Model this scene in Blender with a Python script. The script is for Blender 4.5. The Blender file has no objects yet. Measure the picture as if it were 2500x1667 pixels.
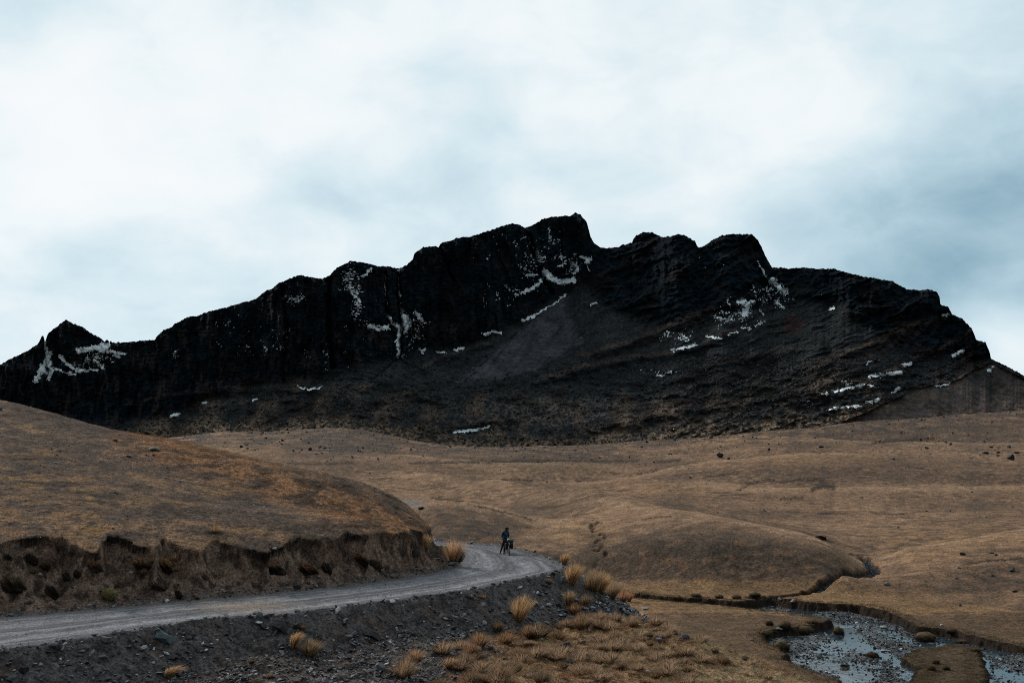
import bpy, math, random
import numpy as np
from mathutils import Vector
# ------------------------------------------------------------------ camera, sky, sun
S = bpy.context.scene
FPX = 40.0/36.0*2500.0
HOR = 1050.0
PITCH = math.atan((HOR-833.5)/FPX)
cd = bpy.data.cameras.new("camera"); cam = bpy.data.objects.new("camera", cd)
S.collection.objects.link(cam); S.camera = cam
cd.lens = 40.0; cd.sensor_width = 36.0; cd.clip_start = 0.1; cd.clip_end = 20000
cam.location = (0, 0, 0); cam.rotation_euler = (math.pi/2+PITCH, 0, 0)
S.view_settings.view_transform = 'Standard'; S.view_settings.look = 'None'
S.view_settings.exposure = 0.0; S.view_settings.gamma = 1.0
S.view_settings.use_curve_mapping = False
S.cycles.use_denoising = False; S.cycles.filter_width = 1.0; S.cycles.max_bounces = 4; S.cycles.diffuse_bounces = 2

class NT:
    def __init__(s, nt): s.nt = nt; s.n = nt.nodes; s.l = nt.links
    def node(s, t, **k):
        nd = s.n.new(t)
        for a, b in k.items(): setattr(nd, a, b)
        return nd
    def put(s, sock, v):
        if isinstance(v, bpy.types.NodeSocket): s.l.new(v, sock)
        else: sock.default_value = v
    def math(s, op, a, b=None, c=None, clamp=False):
        nd = s.node('ShaderNodeMath', operation=op, use_clamp=clamp)
        s.put(nd.inputs[0], a)
        if b is not None: s.put(nd.inputs[1], b)
        if c is not None: s.put(nd.inputs[2], c)
        return nd.outputs[0]
    def vmath(s, op, a, b=None):
        nd = s.node('ShaderNodeVectorMath', operation=op)
        s.put(nd.inputs[0], a)
        if b is not None: s.put(nd.inputs[1], b)
        return nd.outputs['Value'] if op in ('DOT_PRODUCT', 'LENGTH') else nd.outputs[0]
    def noise(s, vec, scale, detail=4, rough=0.55, dist=0.0):
        nd = s.node('ShaderNodeTexNoise')
        if vec is not None: s.l.new(vec, nd.inputs['Vector'])
        nd.inputs['Scale'].default_value = scale; nd.inputs['Detail'].default_value = detail
        nd.inputs['Roughness'].default_value = rough; nd.inputs['Distortion'].default_value = dist
        return nd.outputs['Fac']
    def ramp(s, fac, stops):
        nd = s.node('ShaderNodeValToRGB'); s.l.new(fac, nd.inputs[0])
        e = nd.color_ramp.elements
        while len(e) < len(stops): e.new(0.5)
        for i, (p, c) in enumerate(stops):
            e[i].position = p; e[i].color = (c if len(c) == 4 else (*c, 1))
        return nd.outputs['Color']
    def mix(s, fac, a, b, mode='MIX'):
        nd = s.node('ShaderNodeMix', data_type='RGBA', blend_type=mode)
        s.put(nd.inputs[0], fac)
        for k, v in ((6, a), (7, b)):
            if isinstance(v, bpy.types.NodeSocket): s.l.new(v, nd.inputs[k])
            else: nd.inputs[k].default_value = (*v, 1) if len(v) == 3 else v
        return nd.outputs[2]
    def maprange(s, v, a, b, c=0.0, d=1.0, smooth=True):
        nd = s.node('ShaderNodeMapRange', interpolation_type='SMOOTHSTEP' if smooth else 'LINEAR')
        s.put(nd.inputs[0], v)
        for i, x in enumerate((a, b, c, d)): nd.inputs[i+1].default_value = x
        return nd.outputs[0]

def dirpx(x, y):
    a = (x-1250)/FPX; b = (833.5-y)/FPX
    v = Vector((a, math.cos(PITCH)-b*math.sin(PITCH), math.sin(PITCH)+b*math.cos(PITCH)))
    return v.normalized()

SUN_AZ, SUN_EL = math.radians(-48), math.radians(31)     # azimuth from +Y towards +X
world = bpy.data.worlds.new("World"); S.world = world; world.use_nodes = True
w = NT(world.node_tree); w.n.clear()
sky = w.node('ShaderNodeTexSky', sky_type='NISHITA'); sky.sun_disc = False
sky.sun_elevation = SUN_EL; sky.sun_rotation = SUN_AZ; sky.altitude = 4000
tc = w.node('ShaderNodeTexCoord'); D = tc.outputs['Generated']
sx = w.node('ShaderNodeSeparateXYZ'); w.l.new(D, sx.inputs[0])
den = w.math('ADD', w.math('MAXIMUM', sx.outputs[2], 0.0), 0.55)
cx = w.math('DIVIDE', sx.outputs[0], den); cy = w.math('DIVIDE', sx.outputs[1], den)
cb = w.node('ShaderNodeCombineXYZ'); w.l.new(cx, cb.inputs[0]); w.l.new(cy, cb.inputs[1])
mp = w.node('ShaderNodeMapping'); mp.inputs['Rotation'].default_value = (0, 0, math.radians(28))
mp.inputs['Scale'].default_value = (1.3, 2.1, 1); w.l.new(cb.outputs[0], mp.inputs[0])
n1 = w.noise(mp.outputs[0], 1.1, 5, 0.5, 0.35)
n2 = w.noise(cb.outputs[0], 7.0, 7, 0.55, 0.4)
m3 = w.node('ShaderNodeMapping'); m3.inputs['Rotation'].default_value = (0, math.radians(24), 0); m3.inputs['Scale'].default_value = (5.5, 5.5, 9.5); w.l.new(D, m3.inputs[0])
n3 = w.noise(m3.outputs[0], 1.7, 8, 0.56, 0.35)
nn = w.math('MULTIPLY_ADD', n2, 0.40, w.math('MULTIPLY', n1, 0.34))
nn = w.math('MULTIPLY_ADD', n3, 0.46, nn)
nn = w.math('SUBTRACT', nn, 0.60)
# broad thin and thick places of the cloud deck, as directions in the sky
def lobe(x, y, width, amp):
    d = w.vmath('DOT_PRODUCT', D, tuple(dirpx(x, y)))
    g = w.math('EXPONENT', w.math('MULTIPLY', w.math('SUBTRACT', d, 1.0), 1.0/(width*width)))
    return w.math('MULTIPLY', g, amp)
val = w.math('MULTIPLY_ADD', nn, 1.05, 0.725)
for args in [(250, 300, .08, .26), (60, 480, .06, .16), (520, 370, .05, .10), (900, 160, .075, .15), (1500, 150, .08, .07), (1800, 230, .05, .12),
             (2080, 330, .035, .14), (2470, 830, .028, .30), (1950, 60, .08, .03), (120, 770, .03, .06),
             (2480, 600, .08, -.42), (2200, 540, .06, -.12), (2380, 390, .04, -.08), (1500, 420, .09, -.06), (1000, 470, .05, -.10), (350, 170, .03, -.10),
             (120, 60, .06, -.08), (150, 660, .055, -.13), (450, 640, .05, -.08), (760, 440, .03, -.10), (1200, 480, .06, -.05), (2480, 60, .05, -.08), (1950, 620, .05, -.12)]:
    val = w.math('ADD', val, lobe(*args))
cloud = w.ramp(val, [(0.0, (.13, .27, .36)), (0.22, (.29, .46, .56)), (0.45, (.50, .67, .76)), (0.66, (.70, .84, .90)), (0.86, (.90, .965, .985)), (1.0, (.97, .99, 1.0))])
# the deck is thinner (brighter) ahead, towards the veiled sun, and heavier behind the viewer
back = w.maprange(sx.outputs[1], -0.55, 0.65, 0.30, 1.0)
zen = w.maprange(sx.outputs[2], 0.45, 0.95, 1.0, 1.25)
below = w.maprange(sx.outputs[2], -0.12, -0.02, 0.08, 1.0)
k = w.math('MULTIPLY', w.math('MULTIPLY', back, zen), below)
kc = w.node('ShaderNodeCombineXYZ')
for i in range(3): w.l.new(k, kc.inputs[i])
cl = w.mix(1.0, cloud, kc.outputs[0], 'MULTIPLY')
bg1 = w.node('ShaderNodeBackground'); w.l.new(cl, bg1.inputs[0]); bg1.inputs[1].default_value = 1.0
bg2 = w.node('ShaderNodeBackground'); w.l.new(sky.outputs[0], bg2.inputs[0]); bg2.inputs[1].default_value = 0.06
mx = w.node('ShaderNodeMixShader'); mx.inputs[0].default_value = 0.05
w.l.new(bg1.outputs[0], mx.inputs[1]); w.l.new(bg2.outputs[0], mx.inputs[2])
wo = w.node('ShaderNodeOutputWorld'); w.l.new(mx.outputs[0], wo.inputs[0])

sl = bpy.data.lights.new("sun", 'SUN'); so = bpy.data.objects.new("sun", sl); S.collection.objects.link(so)
sl.energy = 3.0; sl.angle = math.radians(9); sl.color = (1.0, 0.93, 0.85)
sd = Vector((math.sin(SUN_AZ)*math.cos(SUN_EL), math.cos(SUN_AZ)*math.cos(SUN_EL), math.sin(SUN_EL)))
so.rotation_euler = sd.to_track_quat('Z', 'Y').to_euler()

# ------------------------------------------------------------------ helpers
rng = np.random.default_rng(7)
cp, sp = math.cos(PITCH), math.sin(PITCH)
def proj(X, Y, Z):
    dd = Y*cp+Z*sp
    dd = np.where(np.abs(dd) < 1e-6, 1e-6, dd)
    return 1250+FPX*X/dd, 833.5-FPX*(Z*cp-Y*sp)/dd
def unp(x, y, Y):
    """point at forward distance Y seen at photo position x,y"""
    a = (np.asarray(x, float)-1250)/FPX; b = (833.5-np.asarray(y, float))/FPX
    dy = cp-b*sp; t = np.asarray(Y, float)/dy
    return a*t, dy*t, (sp+b*cp)*t
def unz(x, y, z):
    a = (np.asarray(x, float)-1250)/FPX; b = (833.5-np.asarray(y, float))/FPX
    t = z/(sp+b*cp)
    return a*t, (cp-b*sp)*t, (sp+b*cp)*t

_GT = {}
def perlin(x, y, seed=0):
    """gradient noise from a 256 x 256 table of directions"""
    if seed not in _GT:
        a = np.random.default_rng(seed+9000).uniform(0, 2*math.pi, 65536).astype(np.float32)
        _GT[seed] = (np.cos(a), np.sin(a))
    tx, ty = _GT[seed]
    x, y = np.broadcast_arrays(np.asarray(x, np.float32), np.asarray(y, np.float32))
    ix = np.floor(x); iy = np.floor(y); fx = x-ix; fy = y-iy
    ix = ix.astype(np.int32); iy = iy.astype(np.int32)
    x0 = (ix & 255) << 8; x1 = ((ix+1) & 255) << 8; y0 = iy & 255; y1 = (iy+1) & 255
    ux = fx*fx*fx*(fx*(fx*6-15)+10); uy = fy*fy*fy*(fy*(fy*6-15)+10)
    def g(k, gx, gy): return tx[k]*gx+ty[k]*gy
    a = g(x0+y0, fx, fy); b = g(x1+y0, fx-1, fy); c = g(x0+y1, fx, fy-1); d = g(x1+y1, fx-1, fy-1)
    a += (b-a)*ux; c += (d-c)*ux
    return (a+(c-a)*uy)*1.5
def fbm(x, y, seed=0, octv=4, gain=0.5, lac=2.03):
    r = 0; a = 1; t = 0
    for i in range(octv):
        r = r+a*perlin(x, y, seed+i*17); t += a
        x = x*lac+3.1; y = y*lac+1.7; a *= gain
    return r/t
def ridged(x, y, seed=0, octv=4, gain=0.5):
    r = 0; a = 1; t = 0
    for i in range(octv):
        r = r+a*(1-2*np.abs(perlin(x, y, seed+i*17))); t += a
        x = x*2.07+3.1; y = y*2.07+1.7; a *= gain
    return r/t
def cf(*a, **k): return 1.75*fbm(*a, **k)
def sstep(a, b, x):
    t = np.clip((x-a)/(b-a), 0, 1); return t*t*(3-2*t)
def lerp(a, b, t):
    return a+(b-a)*t
def tps_fit(P, v, smooth=1e-3):
    n = len(P); d2 = ((P[:, None]-P[None])**2).sum(-1)
    K = np.where(d2 > 0, d2*np.log(np.maximum(d2, 1e-12)), 0)+np.eye(n)*smooth
    Q = np.c_[np.ones(n), P]; A = np.zeros((n+3, n+3)); A[:n, :n] = K; A[:n, n:] = Q; A[n:, :n] = Q.T
    return P, np.linalg.solve(A, np.r_[v, 0, 0, 0])
def tps_eval(m, X, Y):
    P, c = m; n = len(P); sh = X.shape; X = X.ravel(); Y = Y.ravel()
    r = c[n]+c[n+1]*X+c[n+2]*Y
    for i in range(n):
        d2 = (X-P[i, 0])**2+(Y-P[i, 1])**2
        r += c[i]*d2*np.log(np.maximum(d2, 1e-12))
    return r.reshape(sh)
def coarse(fn, X, Y, k=5):
    """evaluate a smooth function on every k-th grid line and interpolate"""
    if X.ndim != 2 or min(X.shape) < 4*k: return fn(X, Y)
    n, m = X.shape
    i = np.unique(np.r_[np.arange(0, n, k), n-1]); j = np.unique(np.r_[np.arange(0, m, k), m-1])
    F = fn(X[np.ix_(i, j)], Y[np.ix_(i, j)])
    def w(idx, N, src):
        q = np.clip(np.searchsorted(idx, np.arange(N), side='right')-1, 0, len(idx)-2)
        return q, (src-0)
    # interpolate in forward distance along rows, in bearing along columns
    U = X[0]/Y[0]; R = Y[:, 0]
    qj = np.clip(np.searchsorted(j, np.arange(m), side='right')-1, 0, len(j)-2); tj = (U-U[j[qj]])/(U[j[qj+1]]-U[j[qj]])
    qi = np.clip(np.searchsorted(i, np.arange(n), side='right')-1, 0, len(i)-2); ti = ((R-R[i[qi]])/(R[i[qi+1]]-R[i[qi]]))[:, None]
    G = F[:, qj]*(1-tj)+F[:, qj+1]*tj
    return G[qi]*(1-ti)+G[qi+1]*ti
def seg_dist(X, Y, poly):
    """distance to polyline and arclength parameter"""
    best = np.full(X.shape, 1e9); arc = np.zeros(X.shape); L = 0
    for (x0, y0), (x1, y1) in zip(poly[:-1], poly[1:]):
        dx, dy = x1-x0, y1-y0; l = math.hypot(dx, dy)
        t = np.clip(((X-x0)*dx+(Y-y0)*dy)/(l*l), 0, 1)
        d = np.hypot(X-x0-t*dx, Y-y0-t*dy)
        m = d < best; best = np.where(m, d, best); arc = np.where(m, L+t*l, arc); L += l
    return best, arc
def inside(X, Y, poly):
    r = np.zeros(X.shape, bool); n = len(poly)
    for i in range(n):
        x0, y0 = poly[i]; x1, y1 = poly[(i+1) % n]
        if y0 == y1: continue
        c = ((y0 > Y) != (y1 > Y)) & (X < (x1-x0)*(Y-y0)/(y1-y0)+x0)
        r ^= c
    return r
def resample(poly, n, iters=2):
    p = np.array(poly, float)
    for _ in range(iters):          # Chaikin corner cutting
        q = np.empty((2*len(p)-2, 2)); q[0::2] = .75*p[:-1]+.25*p[1:]; q[1::2] = .25*p[:-1]+.75*p[1:]
        p = np.vstack([p[:1], q, p[-1:]])
    L = np.r_[0, np.cumsum(np.hypot(*(p[1:]-p[:-1]).T))]
    s = np.linspace(0, L[-1], n)
    return np.c_[np.interp(s, L, p[:, 0]), np.interp(s, L, p[:, 1])]

def mesh_np(name, V, Fc, col=None, mat=None, smooth=True, parent=None, attrs=None):
    """V (n,3), Fc (m,k) with k 3 or 4 -> one mesh object"""
    V = np.ascontiguousarray(V, np.float32); Fc = np.ascontiguousarray(Fc, np.int32)
    me = bpy.data.meshes.new(name); k = Fc.shape[1]
    me.vertices.add(len(V)); me.vertices.foreach_set('co', V.ravel())
    me.loops.add(Fc.size); me.loops.foreach_set('vertex_index', Fc.ravel())
    me.polygons.add(len(Fc)); me.polygons.foreach_set('loop_start', np.arange(0, Fc.size, k, dtype=np.int32))
    try: me.polygons.foreach_set('loop_total', np.full(len(Fc), k, np.int32))
    except Exception: pass
    me.polygons.foreach_set('use_smooth', np.full(len(Fc), smooth, bool))
    me.update(calc_edges=True)
    if col is not None:
        at = me.color_attributes.new('Col', 'FLOAT_COLOR', 'POINT')
        c4 = np.ones((len(V), 4), np.float32); c4[:, :3] = col
        at.data.foreach_set('color', c4.ravel())
    for a, v in (attrs or {}).items():
        at = me.attributes.new(a, 'FLOAT', 'POINT'); at.data.foreach_set('value', np.ascontiguousarray(v, np.float32))
    o = bpy.data.objects.new(name, me); S.collection.objects.link(o)
    if mat: me.materials.append(mat)
    if parent: o.parent = parent
    return o
def tag(o, label=None, cat=None, group=None, kind=None):
    if label: o['label'] = label
    if cat: o['category'] = cat
    if group: o['group'] = group
    if kind: o['kind'] = kind
    return o
def empty(name, loc, rz=0.0, label=None, cat=None, group=None):
    o = bpy.data.objects.new(name, None); S.collection.objects.link(o)
    o.location = loc; o.rotation_euler = (0, 0, rz); o.empty_display_size = 0.2
    return tag(o, label, cat, group)

# ------------------------------------------------------------------ materials
def new_mat(name):
    m = bpy.data.materials.new(name); m.use_nodes = True
    t = NT(m.node_tree); b = t.n['Principled BSDF']
    return m, t, b
def spec(b, v): b.inputs['Specular IOR Level'].default_value = v
def mat_attr(name, rough=1.0, sp_=0.1, scales=((3.0, .5), (0.6, .35)), bump=0.0, bscale=8.0, bdist=0.05, mottling=None, trans=0):
    """surface colour from the mesh's own paint layer, broken up by fine noise"""
    m, t, b = new_mat(name)
    a = t.node('ShaderNodeVertexColor', layer_name='Col'); c = a.outputs[0]
    g = t.node('ShaderNodeNewGeometry'); P = g.outputs['Position']
    for sc, am in scales:
        n = t.noise(P, sc, 5, 0.65)
        f = t.maprange(n, 0.28, 0.72, 1-am, 1+am, smooth=False)
        cc = t.node('ShaderNodeCombineXYZ')
        for i in range(3): t.l.new(f, cc.inputs[i])
        c = t.mix(1.0, c, cc.outputs[0], 'MULTIPLY')
    if mottling:
        n = t.noise(P, mottling[0], 4, 0.7); f = t.maprange(n, mottling[1], mottling[1]+.08)
        c = t.mix(t.math('MULTIPLY', f, mottling[3]), c, mottling[2])
    t.l.new(c, b.inputs['Base Color'])
    b.inputs['Roughness'].default_value = rough; spec(b, sp_)
    if bump:
        bn = t.node('ShaderNodeBump'); bn.inputs['Strength'].default_value = bump; bn.inputs['Distance'].default_value = bdist
        t.l.new(t.noise(P, bscale, 5, 0.7), bn.inputs['Height']); t.l.new(bn.outputs[0], b.inputs['Normal'])
    return m
M_grass = mat_attr('dry_grassland', scales=((3.2, .7), (0.7, .42), (.14, .2)), bump=1, bscale=4, bdist=.3)
M_hill = mat_attr('dry_hillside', scales=((9.0, .9), (2.2, .6)), bump=1.0, bscale=7, bdist=.16)
M_road = mat_attr('gravel_road', scales=((12.0, .5), (3.0, .3)), bump=.6, bscale=16, bdist=.04, mottling=(17, .66, (.30, .31, .34), .6))
M_bed = mat_attr('river_gravel', scales=((7.0, .5), (2, .3)), bump=1, bscale=6, bdist=.12, mottling=(9, .6, (.2, .23, .26), .6), sp_=.4, rough=.7)
M_rock = mat_attr('mountain_rock', scales=((.05, .5), (.22, .5), (.012, .3)), bump=1, bscale=.11, bdist=9, sp_=.05)
M_snow = mat_attr('old_snow', scales=((.1, .15),), rough=.7, sp_=.2)
M_stone = mat_attr('broken_stone', scales=((9.0, .35), (40, .2)), rough=.85, sp_=.25, bump=.5, bscale=25, bdist=.02)
M_blade = mat_attr('dry_blades', scales=((3.0, .25),), rough=.8, sp_=.15)
_t = NT(M_blade.node_tree); _b = _t.n['Principled BSDF']; _tr = _t.node('ShaderNodeBsdfTranslucent'); _t.l.new(_b.inputs['Base Color'].links[0].from_socket, _tr.inputs[0])
_mx = _t.node('ShaderNodeMixShader'); _mx.inputs[0].default_value = .45; _t.l.new(_b.outputs[0], _mx.inputs[1]); _t.l.new(_tr.outputs[0], _mx.inputs[2])
_t.l.new(_mx.outputs[0], _t.n['Material Output'].inputs[0])   # thin blades let light through
M_sod = mat_attr('sod', scales=((9.0, .5), (30, .4)), bump=1, bscale=22, bdist=.06)

def plain(name, col, rough=.6, metal=0, sp_=.3, var=.2, vs=12):
    m, t, b = new_mat(name)
    g = t.node('ShaderNodeTexCoord')
    n = t.noise(g.outputs['Object'], vs, 3, .6)
    t.l.new(t.ramp(n, [(.3, tuple(x*(1-var) for x in col)), (.7, tuple(x*(1+var) for x in col))]), b.inputs['Base Color'])
    b.inputs['Roughness'].default_value = rough; b.inputs['Metallic'].default_value = metal; spec(b, sp_)
    return m
# ------------------------------------------------------------------ terrain: plan layout
def zr_of(Y): return -8.0-np.clip((np.asarray(Y, float)-77)*0.055, 0, 3)
inner_px = [(-700, 1560), (-400, 1537), (-200, 1523), (0, 1507), (213, 1489), (457, 1467), (638, 1451), (818, 1435), (957, 1416), (1063, 1397), (1108, 1387), (1132, 1370), (1138, 1353), (1123, 1337)]
outer_px = [(-700, 1690), (-300, 1630), (0, 1590), (85, 1580), (170, 1563), (298, 1547), (383, 1530), (510, 1517), (570, 1504), (680, 1506), (765, 1495), (850, 1483), (930, 1471), (989, 1464), (1049, 1454), (1138, 1443), (1198, 1432), (1257, 1416), (1317, 1407), (1358, 1399), (1377, 1391), (1365, 1379), (1332, 1367), (1287, 1350), (1228, 1338)]
def px_plan(lst, z):
    return [tuple(float(q) for q in unz(x, y, z)[:2]) for x, y in lst]
inner = px_plan(inner_px, -8.0)+[(-4.6, 81.7), (-7, 86), (-13, 91), (-25, 97), (-45, 104)]
outer = px_plan(outer_px, -8.0)+[(-1.0, 81.8), (-3.3, 87), (-8, 92.5), (-15, 98), (-27, 104), (-47, 111)]
inner = resample(inner, 70); outer = resample(outer, 70)
road_poly = np.vstack([inner, outer[::-1]])

near_pts = []
def np_px(x, y, Y): near_pts.append([float(q) for q in unp(x, y, Y)])
def lipY(x, yl):
    ye = np.interp(x, [p[0] for p in inner_px[:11]], [p[1] for p in inner_px[:11]])
    d0 = float(unz(x, ye, -8.0)[1]); s = (yl-HOR)/FPX
    return d0+(8-s*d0)/(.78+s)
for x, yl in [(-300, 1330), (0, 1322), (150, 1312), (300, 1322), (450, 1328), (600, 1330), (740, 1318), (850, 1308), (940, 1300), (1010, 1292)]:
    np_px(x, yl, lipY(x, yl))
for x, y, Y in [(-700, 880, 106), (-400, 905, 103), (-200, 930, 100), (0, 962, 98), (106, 986, 97), (213, 1017, 96), (319, 1045, 95), (457, 1072, 93.5), (553, 1100, 92.5), (638, 1129, 91.5), (744, 1169, 90), (850, 1206, 88.5), (957, 1238, 86), (1020, 1262, 83.5), (1052, 1278, 81.5),
                (0, 1125, 72), (-300, 1100, 74), (200, 1150, 73), (400, 1178, 73), (600, 1212, 73.5), (750, 1240, 74), (880, 1266, 74), (980, 1284, 75),
                (1257, 1525, 57.8), (1079, 1557, 52.8), (1347, 1524, 59.5), (1430, 1500, 61), (1500, 1492, 62.5), (1600, 1508, 61.5), (1750, 1558, 58), (1900, 1610, 54), (2050, 1667, 50), (2250, 1740, 46), (2500, 1840, 42),
                (1250, 1667, 46.5), (1600, 1667, 47.5), (500, 1667, 44.5), (800, 1667, 45.2), (1800, 1667, 49), (1500, 1590, 53), (1300, 1600, 52), (100, 1760, 38), (1050, 1317, 84)]:
    np_px(x, y, Y)
for X in (-22, 0, 22):
    for Y in (4, 18, 31): near_pts.append([X, Y, -1.9-.235*Y-(.03*X if X > 0 else 0)])
near_pts += [[0, 66, -9.6], [3, 72, -11], [8, 68, -11], [-12, 96, -8.6], [-30, 110, 1.0], [-60, 110, 6], [-60, 60, 3], [-50, 40, -3]]
near_pts = np.array(near_pts)
TN = tps_fit(near_pts[:, :2]/50.0, near_pts[:, 2], 2e-4)
def near_nat(X, Y):
    u = X/np.maximum(Y, 1)
    xi = 1250+u*FPX/cp
    E = np.interp(xi, [-700, 0, 457, 850, 1000, 1055, 1100, 1377, 1440, 1500, 1600, 1750, 1900, 2050, 2250, 2500, 3200],
                      [106, 98, 93.5, 88.5, 84.5, 80.5, 70, 66, 64, 62.5, 61.5, 58, 54, 50, 46, 42, 36])
    b = Y-E
    drop = 0.62*np.log1p(np.exp(np.clip(b/1.3, -30, 30)))*1.3
    return tps_eval(TN, X/50.0, Y/50.0)-drop

VP = []
def vp(x, y, Y=None, z=None):
    if Y is None: Y = float(unz(x, y, z)[1])
    X, Yy, Z = unp(x, y, Y); VP.append((float(X/Yy), float(np.log(Yy)), float(-Z/Yy)))
ZR = -17.0
for x in (1380, 1650, 1900, 2150, 2400, 2700):
    for y in (1470, 1530, 1600, 1680): vp(x, y, z=ZR)
for x in (-200, 300, 800, 1100, 1300): VP.append(((x-1250)/FPX, math.log(70), 17/70.)); VP.append(((x-1250)/FPX, math.log(100), 16.6/100.))
for x, y, Y in [(1250, 1440, 120), (1400, 1440, 120), (1550, 1440, 119), (1700, 1446, 117.5), (1850, 1452, 116.5), (1980, 1440, 118),
    (1300, 1400, 126), (1450, 1400, 126), (1650, 1396, 124), (1850, 1394, 124), (1980, 1392, 124), (2060, 1396, 125),
    (1450, 1335, 141), (1600, 1325, 135), (1750, 1320, 134), (1880, 1325, 134), (2000, 1345, 133), (2060, 1400, 128), (2170, 1395, 134), (2175, 1360, 146),
    (1600, 1280, 148), (1700, 1270, 147), (1800, 1278, 144), (1900, 1300, 140), (2030, 1340, 136), (2080, 1366, 139),
    (1500, 1270, 160), (1420, 1280, 160), (1550, 1236, 178), (1650, 1240, 168), (1750, 1256, 158), (1850, 1278, 148), (1960, 1305, 141), (1500, 1210, 198), (1425, 1193, 225), (1330, 1178, 255), (1200, 1163, 290), (1060, 1148, 330),
    (1300, 1345, 140), (1200, 1345, 141), (1100, 1340, 142), (1100, 1285, 153), (1200, 1288, 155), (1300, 1305, 154), (1060, 1228, 170), (1150, 1233, 170), (1240, 1250, 170), (1320, 1270, 168), (1000, 1232, 176), (1000, 1290, 158), (850, 1290, 158),
    (1080, 1216, 262), (1180, 1224, 250), (1280, 1240, 225), (1380, 1235, 210), (950, 1200, 290), (850, 1180, 310), (1100, 1190, 300), (1250, 1197, 262), (1350, 1213, 228),
    (1700, 1236, 250), (1800, 1256, 222), (1900, 1275, 208), (1980, 1297, 190), (2050, 1322, 172), (2100, 1346, 154), (2130, 1385, 138), (2120, 1408, 131), (2060, 1425, 126),
    (1500, 1204, 310), (1600, 1222, 275), (1600, 1198, 320), (1780, 1232, 262), (1900, 1240, 262), (2000, 1245, 260), (1440, 1188, 345), (1330, 1174, 385), (1200, 1158, 430),
    (2200, 1420, 123), (2300, 1450, 117), (2400, 1500, 104), (2600, 1530, 99), (2250, 1375, 134), (2400, 1385, 128), (2550, 1400, 124), (2300, 1325, 152), (2200, 1342, 147), (2450, 1300, 157), (2600, 1290, 160),
    (2170, 1312, 185), (2250, 1292, 205), (2330, 1280, 212), (2450, 1268, 218), (2600, 1258, 224), (2150, 1268, 232), (2300, 1252, 262), (2500, 1240, 275), (2400, 1215, 320), (2200, 1215, 300), (2000, 1205, 310), (1800, 1195, 330), (2600, 1190, 370), (2400, 1160, 410), (2200, 1160, 380), (2000, 1160, 370), (1800, 1150, 380),
    (1550, 1165, 370), (1650, 1137, 410), (1800, 1118, 440), (2000, 1104, 470), (2200, 1108, 490), (2500, 1100, 520), (1425, 1184, 365), (1500, 1160, 400), (1500, 1150, 500), (1600, 1126, 560), (1750, 1104, 600),
    (1600, 1110, 610), (1750, 1092, 640), (1900, 1078, 640), (2100, 1070, 660), (2300, 1060, 680), (2550, 1045, 700), (2700, 1030, 720), (1700, 1075, 720), (1850, 1055, 750), (2000, 1045, 770), (2100, 1030, 800), (2250, 1022, 810), (2350, 1013, 815), (2500, 1003, 820), (2700, 990, 830), (1550, 1082, 700),
    (1400, 1168, 430), (1330, 1160, 450), (1250, 1150, 460), (1150, 1138, 480), (1400, 1130, 520), (1250, 1122, 540), (1100, 1118, 540), (1450, 1092, 690), (1300, 1093, 690), (1150, 1094, 690), (1060, 1088, 690), (950, 1070, 700), (850, 1048, 720), (740, 1050, 740), (640, 1059, 700), (560, 1056, 690), (510, 1060, 680), (470, 1070, 670), (350, 1080, 660),
    (950, 1165, 340), (950, 1120, 470), (800, 1140, 400), (800, 1095, 540), (650, 1110, 450), (650, 1085, 580), (560, 1090, 540), (500, 1100, 500), (300, 1130, 450), (0, 1130, 450), (-300, 1100, 600), (500, 1180, 250), (0, 1200, 230)]:
    vp(x, y, Y)
crest_x = [-400, 350, 475, 510, 580, 640, 740, 850, 950, 1060, 1150, 1300, 1400, 1500, 1600, 1750, 1900, 2050, 2100, 2250, 2350, 2500, 2900]
crest_y = [1080, 1080, 1072, 1062, 1057, 1062, 1050, 1047, 1068, 1086, 1093, 1093, 1088, 1082, 1075, 1058, 1046, 1037, 1030, 1022, 1012, 1003, 980]
for x in range(-400, 2950, 220):
    cy_ = np.interp(x, crest_x, crest_y)
    vp(x, cy_+22, 920); vp(x, cy_+40, 1150)
VP = np.array(VP)
TV = tps_fit(np.c_[VP[:, 0], VP[:, 1]*0.45], VP[:, 2], 1e-5)
def valley(X, Y):
    return -tps_eval(TV, X/Y, np.log(Y)*0.45)*Y

def line_px(l): return np.array([[float(q) for q in unp(x, y, Y)[:2]] for x, y, Y in l])
CR = {'knob': line_px([(1425, 1193, 225), (1500, 1210, 198), (1650, 1238, 168), (1750, 1256, 158), (1850, 1278, 148), (1960, 1305, 141), (2030, 1336, 138)]),
      'back': line_px([(1000, 1140, 355), (1060, 1148, 330), (1200, 1163, 290), (1330, 1178, 255), (1425, 1193, 225)]),
      'mound': line_px([(1030, 1228, 172), (1100, 1229, 170), (1180, 1238, 170), (1260, 1254, 170), (1330, 1272, 168)]),
      'right': line_px([(2190, 1338, 149), (2240, 1330, 150), (2320, 1312, 155), (2450, 1298, 158), (2700, 1282, 164)]),
      'slope': line_px([(1420, 1186, 365), (1500, 1160, 400), (1600, 1145, 410), (1700, 1126, 425), (1850, 1114, 450), (2050, 1104, 470)]),
      'far': line_px([(1000, 1122, 500), (1200, 1126, 500), (1400, 1122, 520), (1480, 1118, 540)]),
      'east': line_px([(1800, 1062, 700), (2000, 1068, 640), (2200, 1078, 600), (2500, 1080, 560), (2700, 1085, 560)]),
      'bench': line_px([(1750, 1185, 340), (1950, 1195, 320), (2150, 1190, 330), (2400, 1180, 360), (2700, 1180, 370)])}
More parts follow.
